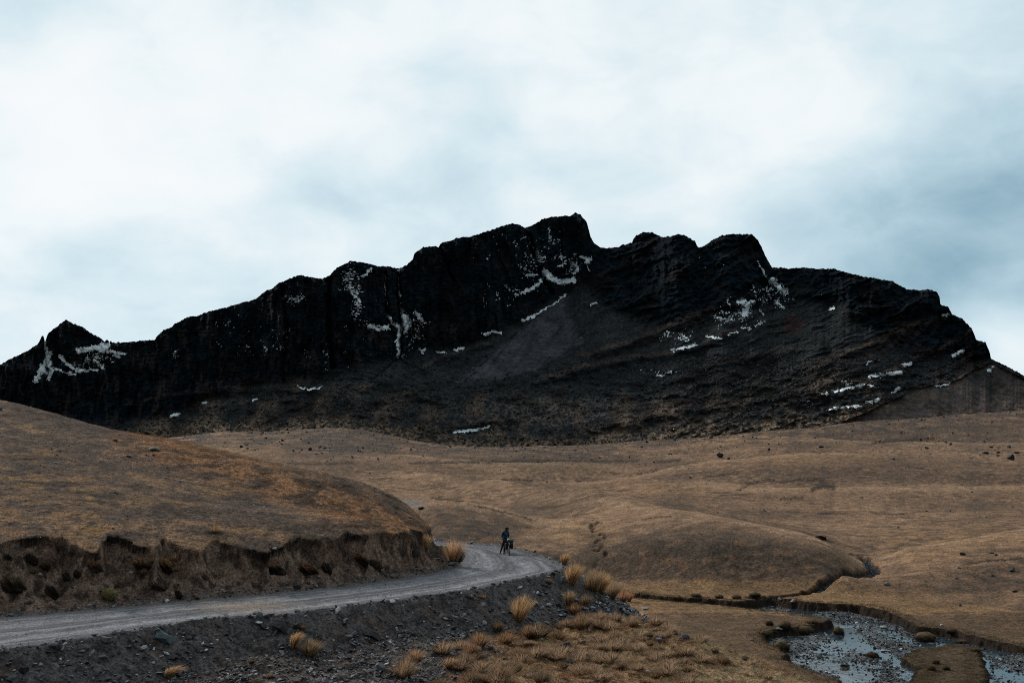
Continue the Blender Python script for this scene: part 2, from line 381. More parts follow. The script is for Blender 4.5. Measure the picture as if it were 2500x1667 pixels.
#            ridge height, half width in metres, depth of the hollow behind, its distance and width
CRP = {'knob': (.35, 4.5, 1.2, 22, 13), 'back': (.7, 7, 2.4, 36, 24), 'mound': (.3, 3, 1.6, 20, 12), 'right': (.3, 6, 1.0, 22, 13), 'slope': (.9, 12, 4.0, 56, 36), 'far': (1.2, 12, 2.2, 32, 20), 'east': (1.6, 22, 4.0, 50, 30), 'bench': (.35, 12, 1.2, 32, 24)}
def crests(X, Y):
    X, Y = X+.018*Y*fbm(X/(.12*Y), Y*.010, 18, 2), Y*(1+.022*fbm(X/(.15*Y)+7, Y*.012, 19, 2))
    dz = np.zeros(X.shape); on = np.zeros(X.shape); off = np.zeros(X.shape)
    for k_, pl in CR.items():
        h_, w_, d_, o_, ow = CRP[k_]
        a, _ = seg_dist(X, Y, pl); b, _ = seg_dist(X, Y, pl+(pl/np.hypot(*pl.T)[:, None])*o_)
        dz += h_*np.exp(-a/w_)-d_*np.exp(-(b/ow)**2); on = np.maximum(on, np.exp(-(a/w_)**2)); off = np.maximum(off, np.exp(-(b/ow)**2))
    return dz, on, off
def polyz(lst, z): return [tuple(float(q) for q in unz(x, y, z)[:2]) for x, y in lst]
river_px = [(1420, 1441), (1525, 1444), (1628, 1456), (1734, 1462), (1798, 1468), (1850, 1463), (1883, 1457), (1968, 1468), (2095, 1477), (2159, 1490), (2206, 1508), (2232, 1522), (2308, 1529), (2372, 1545), (2436, 1559), (2500, 1572), (2750, 1620), (2900, 1760), (2300, 1800), (2080, 1690),
            (2050, 1652), (1960, 1618), (1915, 1600), (1922, 1588), (1898, 1572), (1862, 1550), (1872, 1533), (1935, 1526), (1992, 1518), (2032, 1508), (1990, 1500), (1920, 1491), (1850, 1487), (1795, 1480), (1734, 1473), (1650, 1467), (1540, 1456), (1420, 1452)]
island_px = [(2206, 1593), (2225, 1575), (2252, 1567), (2334, 1557), (2385, 1566), (2397, 1604), (2406, 1638), (2376, 1690), (2300, 1720), (2190, 1690), (2235, 1640), (2249, 1612)]
river = np.array(polyz(river_px, ZR)); island = np.array(polyz(island_px, ZR))
creek_px = [(1990, 1437), (2053, 1423), (2105, 1413), (2132, 1400), (2131, 1385), (2108, 1370), (2122, 1355), (2098, 1341), (2088, 1330)]
creek_Y = [121, 126, 131, 134.5, 140, 147, 152, 160, 166]
creek = np.array([[float(q) for q in unp(x, y, Y)[:2]] for (x, y), Y in zip(creek_px, creek_Y)])
ditch = np.array([[float(q) for q in unp(x, y, Y)[:2]] for (x, y), Y in zip([(1883, 1455), (1835, 1446), (1900, 1444), (1985, 1437)], [115.5, 118, 118.5, 121])])
track = np.array([[float(q) for q in unp(x, y, Y)[:2]] for (x, y), Y in zip([(1475, 1382), (1455, 1350), (1458, 1310), (1452, 1280)], [133, 143, 156, 172])])
lip_x = [-700, -60, 0, 19, 69, 153, 155, 200, 238, 262, 295, 376, 398, 440, 486, 502, 524, 600, 656, 660, 690, 722, 823, 840, 900, 936, 975, 1019, 1040, 1058]
lip_y = [1325, 1330, 1333, 1325, 1313, 1309, 1316, 1340, 1352, 1308, 1313, 1348, 1318, 1334, 1349, 1340, 1319, 1340, 1350, 1338, 1332, 1313, 1318, 1303, 1310, 1299, 1303, 1304, 1296, 1284]

def terrain(X, Y):
    """returns height plus the masks that say what each spot is"""
    sh = X.shape
    jx = .5*fbm(X*.9, Y*.9, 5, 3); jy = .5*fbm(X*.9+40, Y*.9, 6, 3)
    z = np.full(sh, -99.0)
    nearm = Y < 135
    nat = np.full(sh, -200.0); kr = int(nearm[:, 0].sum()); nat[:kr] = coarse(near_nat, X[:kr], Y[:kr])
    far = np.where(Y > 34, coarse(lambda a_, b_: valley(a_, np.maximum(b_, 34)), X, Y), -200)
    # relief on the valley
    U = Y/100.0
    rough = np.clip(U-.6, .25, 6)
    far = far+(.10*fbm(X*.8, Y*.8, 11, 3)+.14*fbm(X*.22, Y*.22, 12, 3))*np.minimum(rough, 2.2)+sstep(140, 400, Y)*(1.0*fbm(X*.022, Y*.03, 13, 4)+.5*ridged(X*.05, Y*.07, 14, 3))
    kf = Y[:, 0] > 100 if Y.ndim == 2 else None
    con = np.zeros(sh); coff = np.zeros(sh)
    if kf is not None:
        r0 = int(np.argmax(kf)); Xs, Ys = X[r0:], Y[r0:]
        cache = {}
        def part_(i):
            def f(a_, b_):
                if 'r' not in cache: cache['r'] = crests(a_, b_)
                return cache['r'][i]
            return f
        far[r0:] += coarse(part_(0), Xs, Ys, 4); con[r0:] = coarse(part_(1), Xs, Ys, 4); coff[r0:] = coarse(part_(2), Xs, Ys, 4)
    far = far+sstep(118, 170, Y)*(.17*fbm(X*.09+.02*Y, Y*.06, 15, 4)+.07*ridged(X*.25, Y*.18, 16, 3))*np.clip(Y/150, .6, 5)
    # river flat and bank
    wx, wy = X+jx*.9, Y+jy*1.2
    dr = np.full(sh, 99.0); m = (Y > 60) & (Y < 150)
    Xm, Ym = wx[m], wy[m]
    d1, _ = seg_dist(Xm, Ym, np.vstack([river, river[:1]])); ins = inside(Xm, Ym, river)
    d2, _ = seg_dist(Xm, Ym, np.vstack([island, island[:1]])); isl = inside(Xm, Ym, island)
    sd_ = np.where(ins, -d1, d1)
    sd_ = np.where(isl, np.maximum(sd_, d2), np.maximum(sd_, np.where(ins, -d2, sd_)))
    dr[m] = sd_
    bedz = ZR-.86+.30*fbm(X*.26, Y*.13, 21, 3)+.10*fbm(X*1.6, Y*1.3, 22, 3)
    bank = sstep(-.35, .22, dr)
    islz = ZR-.42+.12*fbm(X*.6, Y*.6, 23, 3)
    isl_m = np.zeros(sh, bool); isl_m[m] = isl
    flat = np.where(isl_m, islz, np.where(m, lerp(ZR+.05*fbm(X*.5, Y*.5, 25, 3), far, sstep(2, 16, dr)), far))
    # the near spit is a low grass flat, the far bank a metre high
    low = sstep(112, 100, Y-0*X)*(dr < 12)*(Y < 108)
    flat = flat-.22*low*np.where(isl_m, 0, 1)
    far = np.where(m, lerp(bedz, flat, bank), far)
    riverm = (dr < -.45)
    # creek coming down between the hills
    dc = np.full(sh, 99.0); m2 = (Y > 112) & (Y < 175) & (X > 15)
    dc[m2] = seg_dist(wx[m2], wy[m2], creek)[0]
    cw = .6
    far = far-.75*sstep(cw+.45, cw-.1, dc)
    dd = np.full(sh, 99.0); dd[m2] = seg_dist(wx[m2], wy[m2], ditch)[0]
    far = far-.55*sstep(.8, .25, dd)*(dr > .2)
    dt, ta = seg_dist(X+1.3*fbm(X*.3, Y*.15, 31, 2), Y, track)
    pits = sstep(.12, .42, fbm(X*.7, Y*.4, 32, 2)+.12)*sstep(1.25, .2, dt)
    far = far-.35*pits
    # road, cut bank and embankment
    z0 = np.maximum(nat, far)
    isnear = (nat > far)
    mr = (Y > 28) & (Y < 125) & (X < 40)
    di = np.full(sh, 99.); do = np.full(sh, 99.); arc = np.zeros(sh); rd = np.zeros(sh, bool)
    rj = .30*fbm(X*.9, Y*.9, 43, 4)[mr]; XJ, YJ = X[mr]+rj, Y[mr]+.35*fbm(X*.8+9, Y*.8, 44, 4)[mr]
    a, s_ = seg_dist(XJ, YJ, inner); b, _ = seg_dist(XJ, YJ, outer)
    di[mr] = a; do[mr] = b; arc[mr] = s_; rd[mr] = inside(XJ, YJ, road_poly)
    zr = zr_of(Y)
    t = di/(di+do+1e-6)
    rut = -.09*(np.exp(-((t-.30)/.07)**2)+np.exp(-((t-.68)/.07)**2))+.03*fbm(X*.7, Y*.7, 41, 3)
    rut = rut-.10*sstep(3.0, 0, np.hypot(X+12.5, (Y-48.5)*1.0))+.015*fbm(X*4, Y*4, 42, 2)
    edge = np.minimum(di, do)
    zroad = zr+rut*sstep(0, .6, edge)+.0
    side_in = (~rd) & (di < do)
    nat2 = nat
    # cut bank on the uphill side
    xi, yn = proj(X, Y, nat2)
    jit = 5*perlin(X*1.4, Y*.5+3, 51)+4*perlin(X*4.5, Y*1.5, 52)
    L = np.interp(xi+6*perlin(X*.9, Y*.9, 53), lip_x, lip_y)+jit
    below = yn-L                                        # >0: below the torn edge of the turf
    gap = np.clip(below, 0, 400)/13.0
    tt = np.clip(di/(di+gap+1e-4), 0, 1)
    lipm_ = sstep(-.25, .35, perlin(X*.45, Y*.45, 59)+.5*perlin(X*1.3, Y*1.3, 60))
    lipz = nat2-.07-.22*lipm_+.10*perlin(X*2.2, Y*2.2, 56)
    nb = .26*fbm(X*1.1, Y*1.1, 54, 4)+.16*ridged(X*.45, Y*.45, 55, 3)+.12*sstep(.1, .4, fbm(X*2.2, Y*2.2, 64, 2))
    bankz = zr+(lipz-zr)*(.2*tt+.8*tt**1.2)+nb*np.sin(math.pi*np.clip(tt, 0, 1))**.6+.05*fbm(X*5, Y*5, 57, 2)*sstep(0, .5, di)
    upl = side_in & (nat2 > zr-1.0) & (Y < 92) & (di < 9)
    cutm = upl & (below > 0) & (xi < 1075)
    # the nose of the hill, wrapped by the bend
    steep = zr+.10*di+2.4*np.clip(di-.9, 0, 9)+nb
    wrap = upl & (xi >= 1000)
    z = z0.copy()
    z = np.where(cutm, np.minimum(z0, bankz), z)
    z = np.where(wrap, np.minimum(z, np.maximum(steep, zr+.02)), z)
    bankmask = (cutm | (wrap & (steep < z0)))
    # ditch / shoulder where natural ground is low on the inside
    # embankment on the downhill side
    emb_n = .10*fbm(X*.9, Y*.9, 61, 4)+.05*fbm(X*3.5, Y*3.5, 62, 3)
    berm = .13*np.exp(-((do-.25)/.35)**2)*(1+.9*fbm(X*.6, Y*.6, 63, 2))
    embz = zr+berm-.64*np.clip(do-.25, 0, 50)+emb_n*sstep(0, .8, do)
    cand = np.where(rd, zroad, np.where(side_in & (nat2 > zr-1.0), -99, embz))
    embm = (~rd) & (embz > z+0.0) & ~(side_in & (nat2 > zr-1.0)) & mr
    z = np.where(rd, zroad, np.where(embm, embz, z))
    hillm = isnear & (~embm) & (~rd) & (~bankmask) & (xi < 1090) & (side_in | (di < do))
    slopem = isnear & (~embm) & (~rd) & (~bankmask) & ~hillm
    # turf relief
    tur = .05*fbm(X*3, Y*3, 71, 3)+.07*fbm(X*.9, Y*.9, 72, 3)
    z = z+np.where(hillm, tur*sstep(0, 1.0, np.maximum(-below/13., 0))*1.2, 0)+np.where(slopem, tur*1.9+.12*sstep(.05, .5, fbm(X*1.3, Y*1.3, 73, 2)), 0)
    return dict(lipm=lipm_, con=con, coff=coff, z=z, rd=rd, emb=embm, bank=bankmask, hill=hillm, slope=slopem, river=riverm & ~isnear, isl=isl_m & ~isnear, dr=dr, dc=dc, dd=dd, pits=pits, di=di, do=do, t=t, arc=arc, below=below, xi=xi, tt=tt, near=isnear, zr=zr)

# fan-shaped grid of the land: finer towards the viewer
us = np.r_[np.arange(-.80, -.50, .006), np.arange(-.50, -.462, .0022), np.arange(-.462, .462, .00080), np.arange(.462, .50, .0022), np.arange(.50, .801, .006)]
ys = [2.5]
while ys[-1] < 1150:
    y = ys[-1]
    st = .6 if y < 36 else .4 if y < 39 else .085 if y < 70 else .10 if y < 92 else .16 if y < 130 else y*.0042 if y < 450 else y*.0065
    ys.append(y+st)
ys = np.array(ys)
GX = us[None, :]*ys[:, None]; GY = np.repeat(ys[:, None], len(us), 1)
T = terrain(GX, GY); GZ = T['z']
# the turf lip hangs out over the bank
nrow, ncol = GX.shape
g = np.clip(-T['below']/13.0, 0, 9)
push = .22*np.exp(-g/.22)*(T['hill'] & (T['di'] < 7) & (T['below'] < 0))*T['lipm']*(.6+.8*np.clip(perlin(GX*2, GY*2, 58)+.4, 0, 1))
gyi, gxi = np.gradient(T['di'])
dX = np.gradient(GX, axis=1); dY = np.gradient(GY, axis=0)
vx = gxi/np.maximum(dX, 1e-6); vy = gyi/np.maximum(dY, 1e-6)-vx*us[None, :]
ln = np.hypot(vx, vy)+1e-6
GX2 = GX-push*vx/ln; GY2 = GY-push*vy/ln; GZ2 = GZ-.10*push/.38*np.exp(-g/.1)
print('grid', GX.shape, GX.size)

# ---- what the ground is made of (base colours)
def C(*v): return np.array(v, float)
def mixc(c, d, t): return c+(np.asarray(d)-c)*np.clip(t, 0, 1)[..., None]
X, Y = GX, GY
straw = C(.168, .108, .070); pale = C(.285, .192, .122); rust = C(.25, .138, .076); soil = C(.038, .028, .022); dark = C(.016, .013, .011); brown = C(.078, .059, .043)
xi, yi = proj(X, Y, GZ)
col = np.broadcast_to(straw, X.shape+(3,)).copy()
# valley grass: its own tones, with light and shade of the relief painted over
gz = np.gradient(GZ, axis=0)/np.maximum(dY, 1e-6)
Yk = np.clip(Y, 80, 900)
st = cf(X/(.05*Yk)+.4*Y/Yk, Y/(.05*Yk), 81, 4)
lf = cf(X*.018, Y*.016, 82, 4)
hf = cf(X*1.6, Y*1.6, 83, 3); mf = cf(X*.35, Y*.28, 84, 4)
bare = sstep(-.25, .45, .45*lf+.55*mf+.6*st)
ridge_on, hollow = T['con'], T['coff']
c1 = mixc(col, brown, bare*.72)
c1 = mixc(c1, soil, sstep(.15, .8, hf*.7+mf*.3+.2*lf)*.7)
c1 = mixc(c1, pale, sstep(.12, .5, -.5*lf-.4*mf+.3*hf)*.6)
# shade painted as brown into slopes that face the viewer, level tops keep their straw
def blur(A, k, ax):
    c = np.cumsum(np.pad(A, [(k+1, k), (0, 0)] if ax == 0 else [(0, 0), (k+1, k)], 'edge'), axis=ax)
    return (np.take(c, range(2*k+1, c.shape[ax]), ax)-np.take(c, range(0, c.shape[ax]-2*k-1), ax))/(2*k+1)
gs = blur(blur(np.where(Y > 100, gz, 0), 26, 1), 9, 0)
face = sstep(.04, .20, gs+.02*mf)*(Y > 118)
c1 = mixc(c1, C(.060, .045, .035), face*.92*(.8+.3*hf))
for (px_, py_, rx_, ry_, am) in [(1720, 1345, 330, 62, .95), (1980, 1395, 110, 30, .6), (1150, 1290, 150, 48, .95), (1250, 1360, 150, 30, .6), (1350, 1125, 330, 17, .7), (1900, 1160, 300, 22, .55), (2200, 1150, 300, 40, .5), (2300, 1060, 260, 30, .65), (850, 1085, 150, 30, .6), (2350, 1240, 200, 14, .55), (1900, 1255, 160, 14, .7), (2400, 1420, 120, 25, .5)]:
    pm = np.exp(-((((xi-px_)/rx_)**2+((yi-py_)/ry_)**2))**1.6)
    c1 = mixc(c1, C(.060, .047, .037), pm*am*sstep(-1.1, .2, hf*.5+.6*mf+.2*st))
for (px_, py_, rx_, ry_, am) in [(1420, 1300, 100, 30, .5), (1560, 1425, 330, 14, .6), (1240, 1163, 50, 14, .6), (1760, 1072, 90, 16, .7), (1480, 1084, 70, 6, .7), (560, 1100, 120, 22, .4), (2350, 1310, 230, 24, .75), (2250, 1345, 120, 30, .5), (1000, 1205, 200, 30, .3), (1950, 1120, 200, 14, .4), (2330, 1490, 200, 20, .6), (1600, 1195, 200, 12, .5)]:
    pm = np.exp(-((((xi-px_)/rx_)**2+((yi-py_)/ry_)**2))**1.6)
    c1 = mixc(c1, C(.235, .150, .078), pm*am*sstep(-.5, .4, hf*.5-mf+.4*st))
c1 = mixc(c1, pale, ridge_on*.9*(.75+.4*hf))  # painted highlight along the crest lines
c1 = mixc(c1, C(.055, .041, .031), hollow*.62*sstep(-.6, .3, mf+st*.6))  # painted shade in the hollows behind the crests
sp1 = sstep(.25, .6, cf(X*.5, Y*.5, 86, 3))
c1 = mixc(c1, rust*.8, sp1*.35)
# moraine rubble creeping down onto the far grass
cgap = yi-np.interp(xi, crest_x, crest_y)
mor = np.clip(sstep(70, 4, cgap+26*cf(X*.012, Y*.010, 87, 4)+10*cf(X*.05, Y*.03, 89, 3))*sstep(430, 620, Y)+.9*np.exp(-(((xi-840)/170)**2+((yi-1092)/34)**2))*(Y > 300)+.6*np.exp(-(((xi-2350)/260)**2+((yi-1075)/30)**2))*(Y > 300), 0, 1)
MORC = (C(.046, .040, .037), mor*sstep(-.45, .15, cf(X*.08, Y*.05, 88, 4)+.5*hf)*.9)
# (rubble laid over the finished grass further down)
# terraces and peat steps: thin dark breaks in the turf
for sd_, sc, th in ((91, .03, .86), (92, .06, .88)):
    ln_ = ridged(X*sc*.55, Y*sc*1.6, sd_, 3)
    c1 = mixc(c1, dark, sstep(th-.12, th, ln_)*sstep(.0, .3, cf(X*.02, Y*.02, sd_+5, 2)+.1)*.5*(Y > 190))
for pts_, w_ in [([(1802, 1197), (1830, 1181), (1880, 1171), (1900, 1177), (1960, 1170), (2015, 1173)], 3), ([(1985, 1194), (2010, 1186), (2035, 1190)], 8), ([(1000, 1131), (1150, 1128), (1300, 1124), (1450, 1126), (1560, 1124)], 2.6), ([(1225, 1170), (1270, 1171), (1300, 1173)], 3),
    ([(2000, 1253), (2040, 1252), (2070, 1254)], 2), ([(2125, 1252), (2190, 1256), (2215, 1254)], 2), ([(2350, 1378), (2400, 1370), (2440, 1366), (2500, 1363)], 3.2), ([(1905, 1218), (1960, 1214)], 2.5), ([(1715, 1165), (1760, 1158), (1800, 1157)], 2), ([(1555, 1157), (1600, 1150)], 2), ([(1052, 1216), (1090, 1219), (1130, 1223)], 2.6), ([(2130, 1082), (2190, 1076), (2280, 1070)], 4), ([(1600, 1128), (1640, 1125), (1660, 1122)], 4), ([(2120, 1412), (2300, 1400)], 0.01), ([(1570, 1268), (1600, 1262), (1640, 1260)], 2), ([(1160, 1235), (1230, 1250), (1300, 1268)], 2), ([(1730, 1350), (1760, 1352)], 3), ([(560, 1110), (600, 1100), (640, 1094)], 2), ([(700, 1130), (780, 1133), (860, 1128)], 2.2), ([(900, 1170), (960, 1168)], 2.2), ([(740, 1076), (760, 1073)], 5)]:
    d_, _ = seg_dist(xi+7*mf, yi+3.5*hf, pts_); c1 = mixc(c1, dark, sstep(w_*1.2, w_*.3, d_)*.85*(Y > 110))
c1 = mixc(c1, *MORC)
# grey gravel wash left of the small knoll
wash = sstep(1., .35, np.hypot((xi-985)/75, (yi-1232)/22)+.3*mf)*(Y > 150)
c1 = mixc(c1, C(.15, .145, .14), wash*.8)
c1 = mixc(c1, dark, sstep(.15, .5, T['pits'])*.8)
# low river flats
fl = sstep(14, 3, T['dr'])*(Y < 125)
c1 = mixc(c1, C(.20, .125, .058), fl*.55*(Y > 108))
c1 = mixc(c1, C(.085, .058, .035), (T['dr'] > 0)*(T['dr'] < 14)*(Y < 107)*.75)
bankside = (T['dr'] < .30) & (T['dr'] > -.46)
c1 = mixc(c1, dark, bankside*.95)
c1 = mixc(c1, dark, sstep(1.0, .7, T['dc'])*(T['dc'] > .5))
c1 = mixc(c1, C(.03, .034, .038), sstep(.65, .4, T['dc']))
c1 = mixc(c1, dark, sstep(.9, .5, T['dd']))
c1 = mixc(c1, C(.062, .045, .027), T['isl']*.9)
# riverbed
cb_ = mixc(np.broadcast_to(C(.028, .034, .038), X.shape+(3,)).copy(), C(.085, .095, .105), sstep(.1, .5, cf(X*1.3, Y*1.1, 95, 3)))
cb_ = mixc(cb_, C(.055, .046, .034), sstep(.2, .5, cf(X*.3, Y*.2, 96, 3))*.6)
# left hill
h1 = cf(X*.10, Y*.10, 101, 4); h2 = cf(X*.55, Y*.55, 102, 4); h3 = cf(X*2.6, Y*2.6, 103, 3)
ch = np.broadcast_to(C(.080, .060, .048), X.shape+(3,)).copy()
ch = mixc(ch, C(.172, .110, .068), sstep(.05, .65, h1*.7+h2*.6+.3*h3))
ch = mixc(ch, soil, sstep(.0, .5, -h1*.5-h2*.6+h3*.4)*.85)
rustband = np.exp(-((xi-650-1.9*(yi-1160))/260)**2)*sstep(-60, 20, 0*xi)  # runs down the crest of the spur
crest_line = np.interp(xi, [0, 300, 457, 638, 850, 1058], [962, 1040, 1072, 1129, 1206, 1281])
rb = np.exp(-((yi-crest_line-34)/42.)**2)*sstep(230, 420, xi)*(1-.25*sstep(980, 1060, xi))
ch = mixc(ch, rust, rb*sstep(-.35, .25, h2+.5*h3)*.95)
for (px_, py_, rx_, ry_) in [(75, 1110, 70, 16), (120, 1180, 100, 22), (40, 1160, 60, 10), (250, 1215, 90, 26), (40, 1235, 70, 20), (215, 1300, 60, 18), (590, 1312, 60, 18), (520, 1295, 40, 14), (170, 1265, 60, 14), (420, 1230, 60, 12), (560, 1200, 60, 14)]:
    pm = np.exp(-(((xi-px_)/rx_)**2+((yi-py_)/ry_)**2))
    ch = mixc(ch, C(.19, .115, .055), pm*sstep(-.3, .3, h2+.4*h3)*1.1)
for (px_, py_, rx_, ry_) in [(150, 1182, 40, 6), (455, 1250, 50, 10), (200, 1202, 30, 4), (870, 1284, 40, 6), (60, 1118, 60, 8)]:
    pm = np.exp(-(((xi-px_)/rx_)**2+((yi-py_)/ry_)**2))
    ch = mixc(ch, dark, pm*sstep(-.3, .2, h2)*1.1)
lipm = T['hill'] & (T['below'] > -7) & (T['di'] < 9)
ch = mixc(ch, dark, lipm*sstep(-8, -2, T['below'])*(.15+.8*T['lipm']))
# cut bank
cbk = np.broadcast_to(C(.150, .108, .085), X.shape+(3,)).copy()
cbk = mixc(cbk, C(.095, .064, .050), sstep(0, .5, cf(X*.6, Y*.6, 111, 4)))
cbk = mixc(cbk, C(.022, .018, .015), sstep(.05, .5, cf(X*1.7, Y*1.7, 112, 3))*.8)
cbk = mixc(cbk, C(.088, .082, .080), sstep(.9, .1, T['di'])*.8)
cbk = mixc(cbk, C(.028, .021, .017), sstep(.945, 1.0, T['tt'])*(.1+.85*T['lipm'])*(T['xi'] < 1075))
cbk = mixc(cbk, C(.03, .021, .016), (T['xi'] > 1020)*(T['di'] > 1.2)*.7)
# embankment
ce = np.broadcast_to(C(.098, .088, .088), X.shape+(3,)).copy()
ce = mixc(ce, C(.100, .078, .068), sstep(-.1, .4, cf(X*.4, Y*.4, 121, 3))*.8)
ce = mixc(ce, C(.035, .032, .033), sstep(.05, .5, cf(X*2.0, Y*2.0, 122, 3))*.7)
ce = mixc(ce, C(.11, .112, .122), sstep(.9, .0, T['do'])*.6)
ce = mixc(ce, C(.085, .078, .048), sstep(.25, .5, cf(X*.5, Y*.5, 123, 3))*np.exp(-((xi-870)/90)**2-((yi-1620)/22)**2)*.8)
# near grass slope
cs = np.broadcast_to(C(.205, .135, .080), X.shape+(3,)).copy()
s1 = cf(X*.35, Y*.35, 131, 3); s2 = cf(X*1.6, Y*1.6, 132, 4)
cs = mixc(cs, C(.07, .05, .034), sstep(-.1, .4, s2+.2*s1)*.85)
cs = mixc(cs, rust*.95, sstep(.0, .45, s1)*.5*sstep(1650, 1400, xi))
cs = mixc(cs, pale, sstep(-.3, .5, -s1+.2*s2)*.7*sstep(1400, 1600, xi))
rubb = sstep(1200, 1020, xi+70*s2+60*s1+.9*(yi-1667))
cs = mixc(cs, C(.072, .066, .066), rubb*.92)
# road
cr = np.broadcast_to(C(.112, .113, .127), X.shape+(3,)).copy()
t_ = T['t']+.02*cf(X*.25, Y*.25, 141, 2)
trk = np.exp(-((t_-.30)/.075)**2)+np.exp(-((t_-.69)/.075)**2)+.35*np.exp(-((t_-.14)/.04)**2)
lane = cf(T['arc']*.05+.4*cf(X*.3, Y*.3, 144, 2), T['t']*19, 143, 4)
cr = mixc(cr, C(.27, .27, .285), trk*.85*sstep(-.5, .2, lane+.3*cf(X*2, Y*2, 142, 2)))
cr = mixc(cr, C(.26, .26, .275), sstep(.15, .6, -lane)*.5)
cr = mixc(cr, C(.062, .062, .070), sstep(.0, .5, lane)*.65+.5*np.exp(-((t_-.49)/.07)**2)+.35*sstep(.86, 1, t_))
cr = mixc(cr, C(.21, .165, .125), np.exp(-((xi-600)/120)**2-((yi-1480)/14)**2)*.75)
cr = mixc(cr, C(.10, .085, .07), sstep(.5, 0, T['di'])*.7)
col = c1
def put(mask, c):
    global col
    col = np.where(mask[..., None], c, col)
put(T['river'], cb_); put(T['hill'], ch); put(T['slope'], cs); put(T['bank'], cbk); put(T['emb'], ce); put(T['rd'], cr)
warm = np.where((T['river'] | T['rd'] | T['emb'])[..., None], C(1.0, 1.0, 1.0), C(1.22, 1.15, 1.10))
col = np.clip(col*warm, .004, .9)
cat = np.zeros(X.shape, int)                # 0 valley ground
cat[T['river']] = 1; cat[T['hill'] | T['bank']] = 2; cat[T['slope']] = 3; cat[T['emb']] = 4; cat[T['rd']] = 5
fc = cat[:-1, :-1]
idx = np.arange(nrow*ncol).reshape(nrow, ncol)
quads = np.stack([idx[:-1, :-1], idx[:-1, 1:], idx[1:, 1:], idx[1:, :-1]], -1)
V = np.stack([GX2, GY2, GZ2], -1).reshape(-1, 3); CF = col.reshape(-1, 3)
def part(name, sel, mat, lab, cat_):
    q = quads[sel]; u, inv = np.unique(q.ravel(), return_inverse=True)
    o = mesh_np(name, V[u], inv.reshape(-1, 4), CF[u], mat)
    return tag(o, lab, cat_, kind='structure')
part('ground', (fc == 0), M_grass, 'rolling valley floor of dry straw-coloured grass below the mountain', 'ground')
part('riverbed', (fc == 1), M_bed, 'stony grey riverbed winding below the far turf bank', 'riverbed')
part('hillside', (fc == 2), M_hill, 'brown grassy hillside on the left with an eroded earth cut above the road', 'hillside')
part('slope', (fc == 3), M_hill, 'tussocky golden grass slope below the road embankment', 'slope')
part('embankment', (fc == 4), M_hill, 'dark rubble embankment falling away below the gravel road', 'embankment')
part('road', (fc == 5), M_road, 'grey gravel road curving left around the foot of the hill', 'road')
# land behind the camera
bx, by = np.meshgrid(np.linspace(-60, 60, 50), np.linspace(-70, 2.3, 40))
bz = -1.9-.235*by-np.where(bx > 0, .03*bx, 0)*(by > -99)+.2*fbm(bx*.2, by*.2, 77, 3)-.15
bi = np.arange(bx.size).reshape(bx.shape)
bq = np.stack([bi[:-1, :-1], bi[:-1, 1:], bi[1:, 1:], bi[1:, :-1]], -1).reshape(-1, 4)
o = mesh_np('ground', np.stack([bx, by, bz], -1).reshape(-1, 3), bq, np.broadcast_to(C(.12, .08, .045), (bx.size, 3)), M_hill)
tag(o, 'grass slope the photograph was taken from', 'ground', kind='structure')

# pixel position -> point of the land
PYI = yi.copy()
run = np.minimum.accumulate(np.where(GY > 36, PYI, 5000), axis=0)
def land(x, y):
    """first visible point of the land at a photo position"""
    u = (x-1250)/FPX
    # correct u for pitch
    j = int(np.argmin(np.abs(xi[min(nrow-1, 400)]-x)))
    for _ in range(2):
        c = run[:, j]; i = int(np.searchsorted(-c, -y))
        i = min(max(i, 1), nrow-1)
        j = int(np.argmin(np.abs(xi[i]-x)))
    return np.array([GX2[i, j], GY2[i, j], GZ2[i, j]])
# ------------------------------------------------------------------ mountain
ridge = [(-900, 1010), (-400, 960), (0, 889), (34, 872), (77, 851), (91, 840), (97, 832), (102, 819), (107, 821), (110, 836), (117, 813), (136, 800), (150, 787), (162, 781), (174, 787), (187, 793), (206, 800), (219, 813), (232, 817), (247, 827), (255, 833), (260, 829), (264, 831), (268, 836), (271, 830), (275, 837), (323, 834), (378, 829), (387, 817), (400, 804), (415, 801), (429, 789), (457, 774), (480, 772), (497, 764), (548, 751), (595, 738), (625, 730), (638, 717), (663, 704), (685, 689), (710, 679), (731, 671), (761, 677), (787, 681), (804, 672), (821, 655), (855, 637), (884, 640), (923, 650), (948, 650), (974, 656), (992, 647), (1007, 634), (1011, 619), (1034, 603), (1061, 601), (1070, 603), (1076, 594), (1110, 584), (1130, 578), (1149, 578), (1175, 569), (1206, 559), (1244, 546), (1267, 548), (1283, 557), (1306, 546), (1328, 534), (1351, 529), (1390, 527), (1405, 520), (1418, 524), (1432, 542), (1438, 561), (1442, 580), (1451, 594), (1466, 604), (1481, 606), (1508, 603), (1520, 598), (1543, 592), (1549, 578), (1569, 567), (1592, 567), (1612, 578), (1635, 578), (1657, 571), (1677, 577), (1696, 588), (1706, 605), (1717, 602), (1738, 587), (1764, 574), (1798, 571), (1836, 572), (1849, 585), (1859, 602), (1868, 623), (1877, 640), (1885, 653), (1904, 653), (1925, 656), (1959, 653), (1989, 656), (2036, 656), (2065, 665), (2108, 675), (2146, 681), (2180, 687), (2214, 706), (2248, 709), (2265, 705), (2287, 713), (2294, 725), (2296, 744), (2316, 749), (2325, 768), (2350, 778), (2372, 802), (2384, 829), (2406, 836), (2416, 857), (2420, 876), (2457, 893), (2500, 917), (2700, 1000), (3400, 1180)]
mx_ = np.r_[np.arange(-620, -40, 6.0), np.arange(-40, 2540, 1.7), np.arange(2540, 3200, 6.0)]
NR, NB = 380, 40
ry = np.interp(mx_, [p[0] for p in ridge], [p[1] for p in ridge])
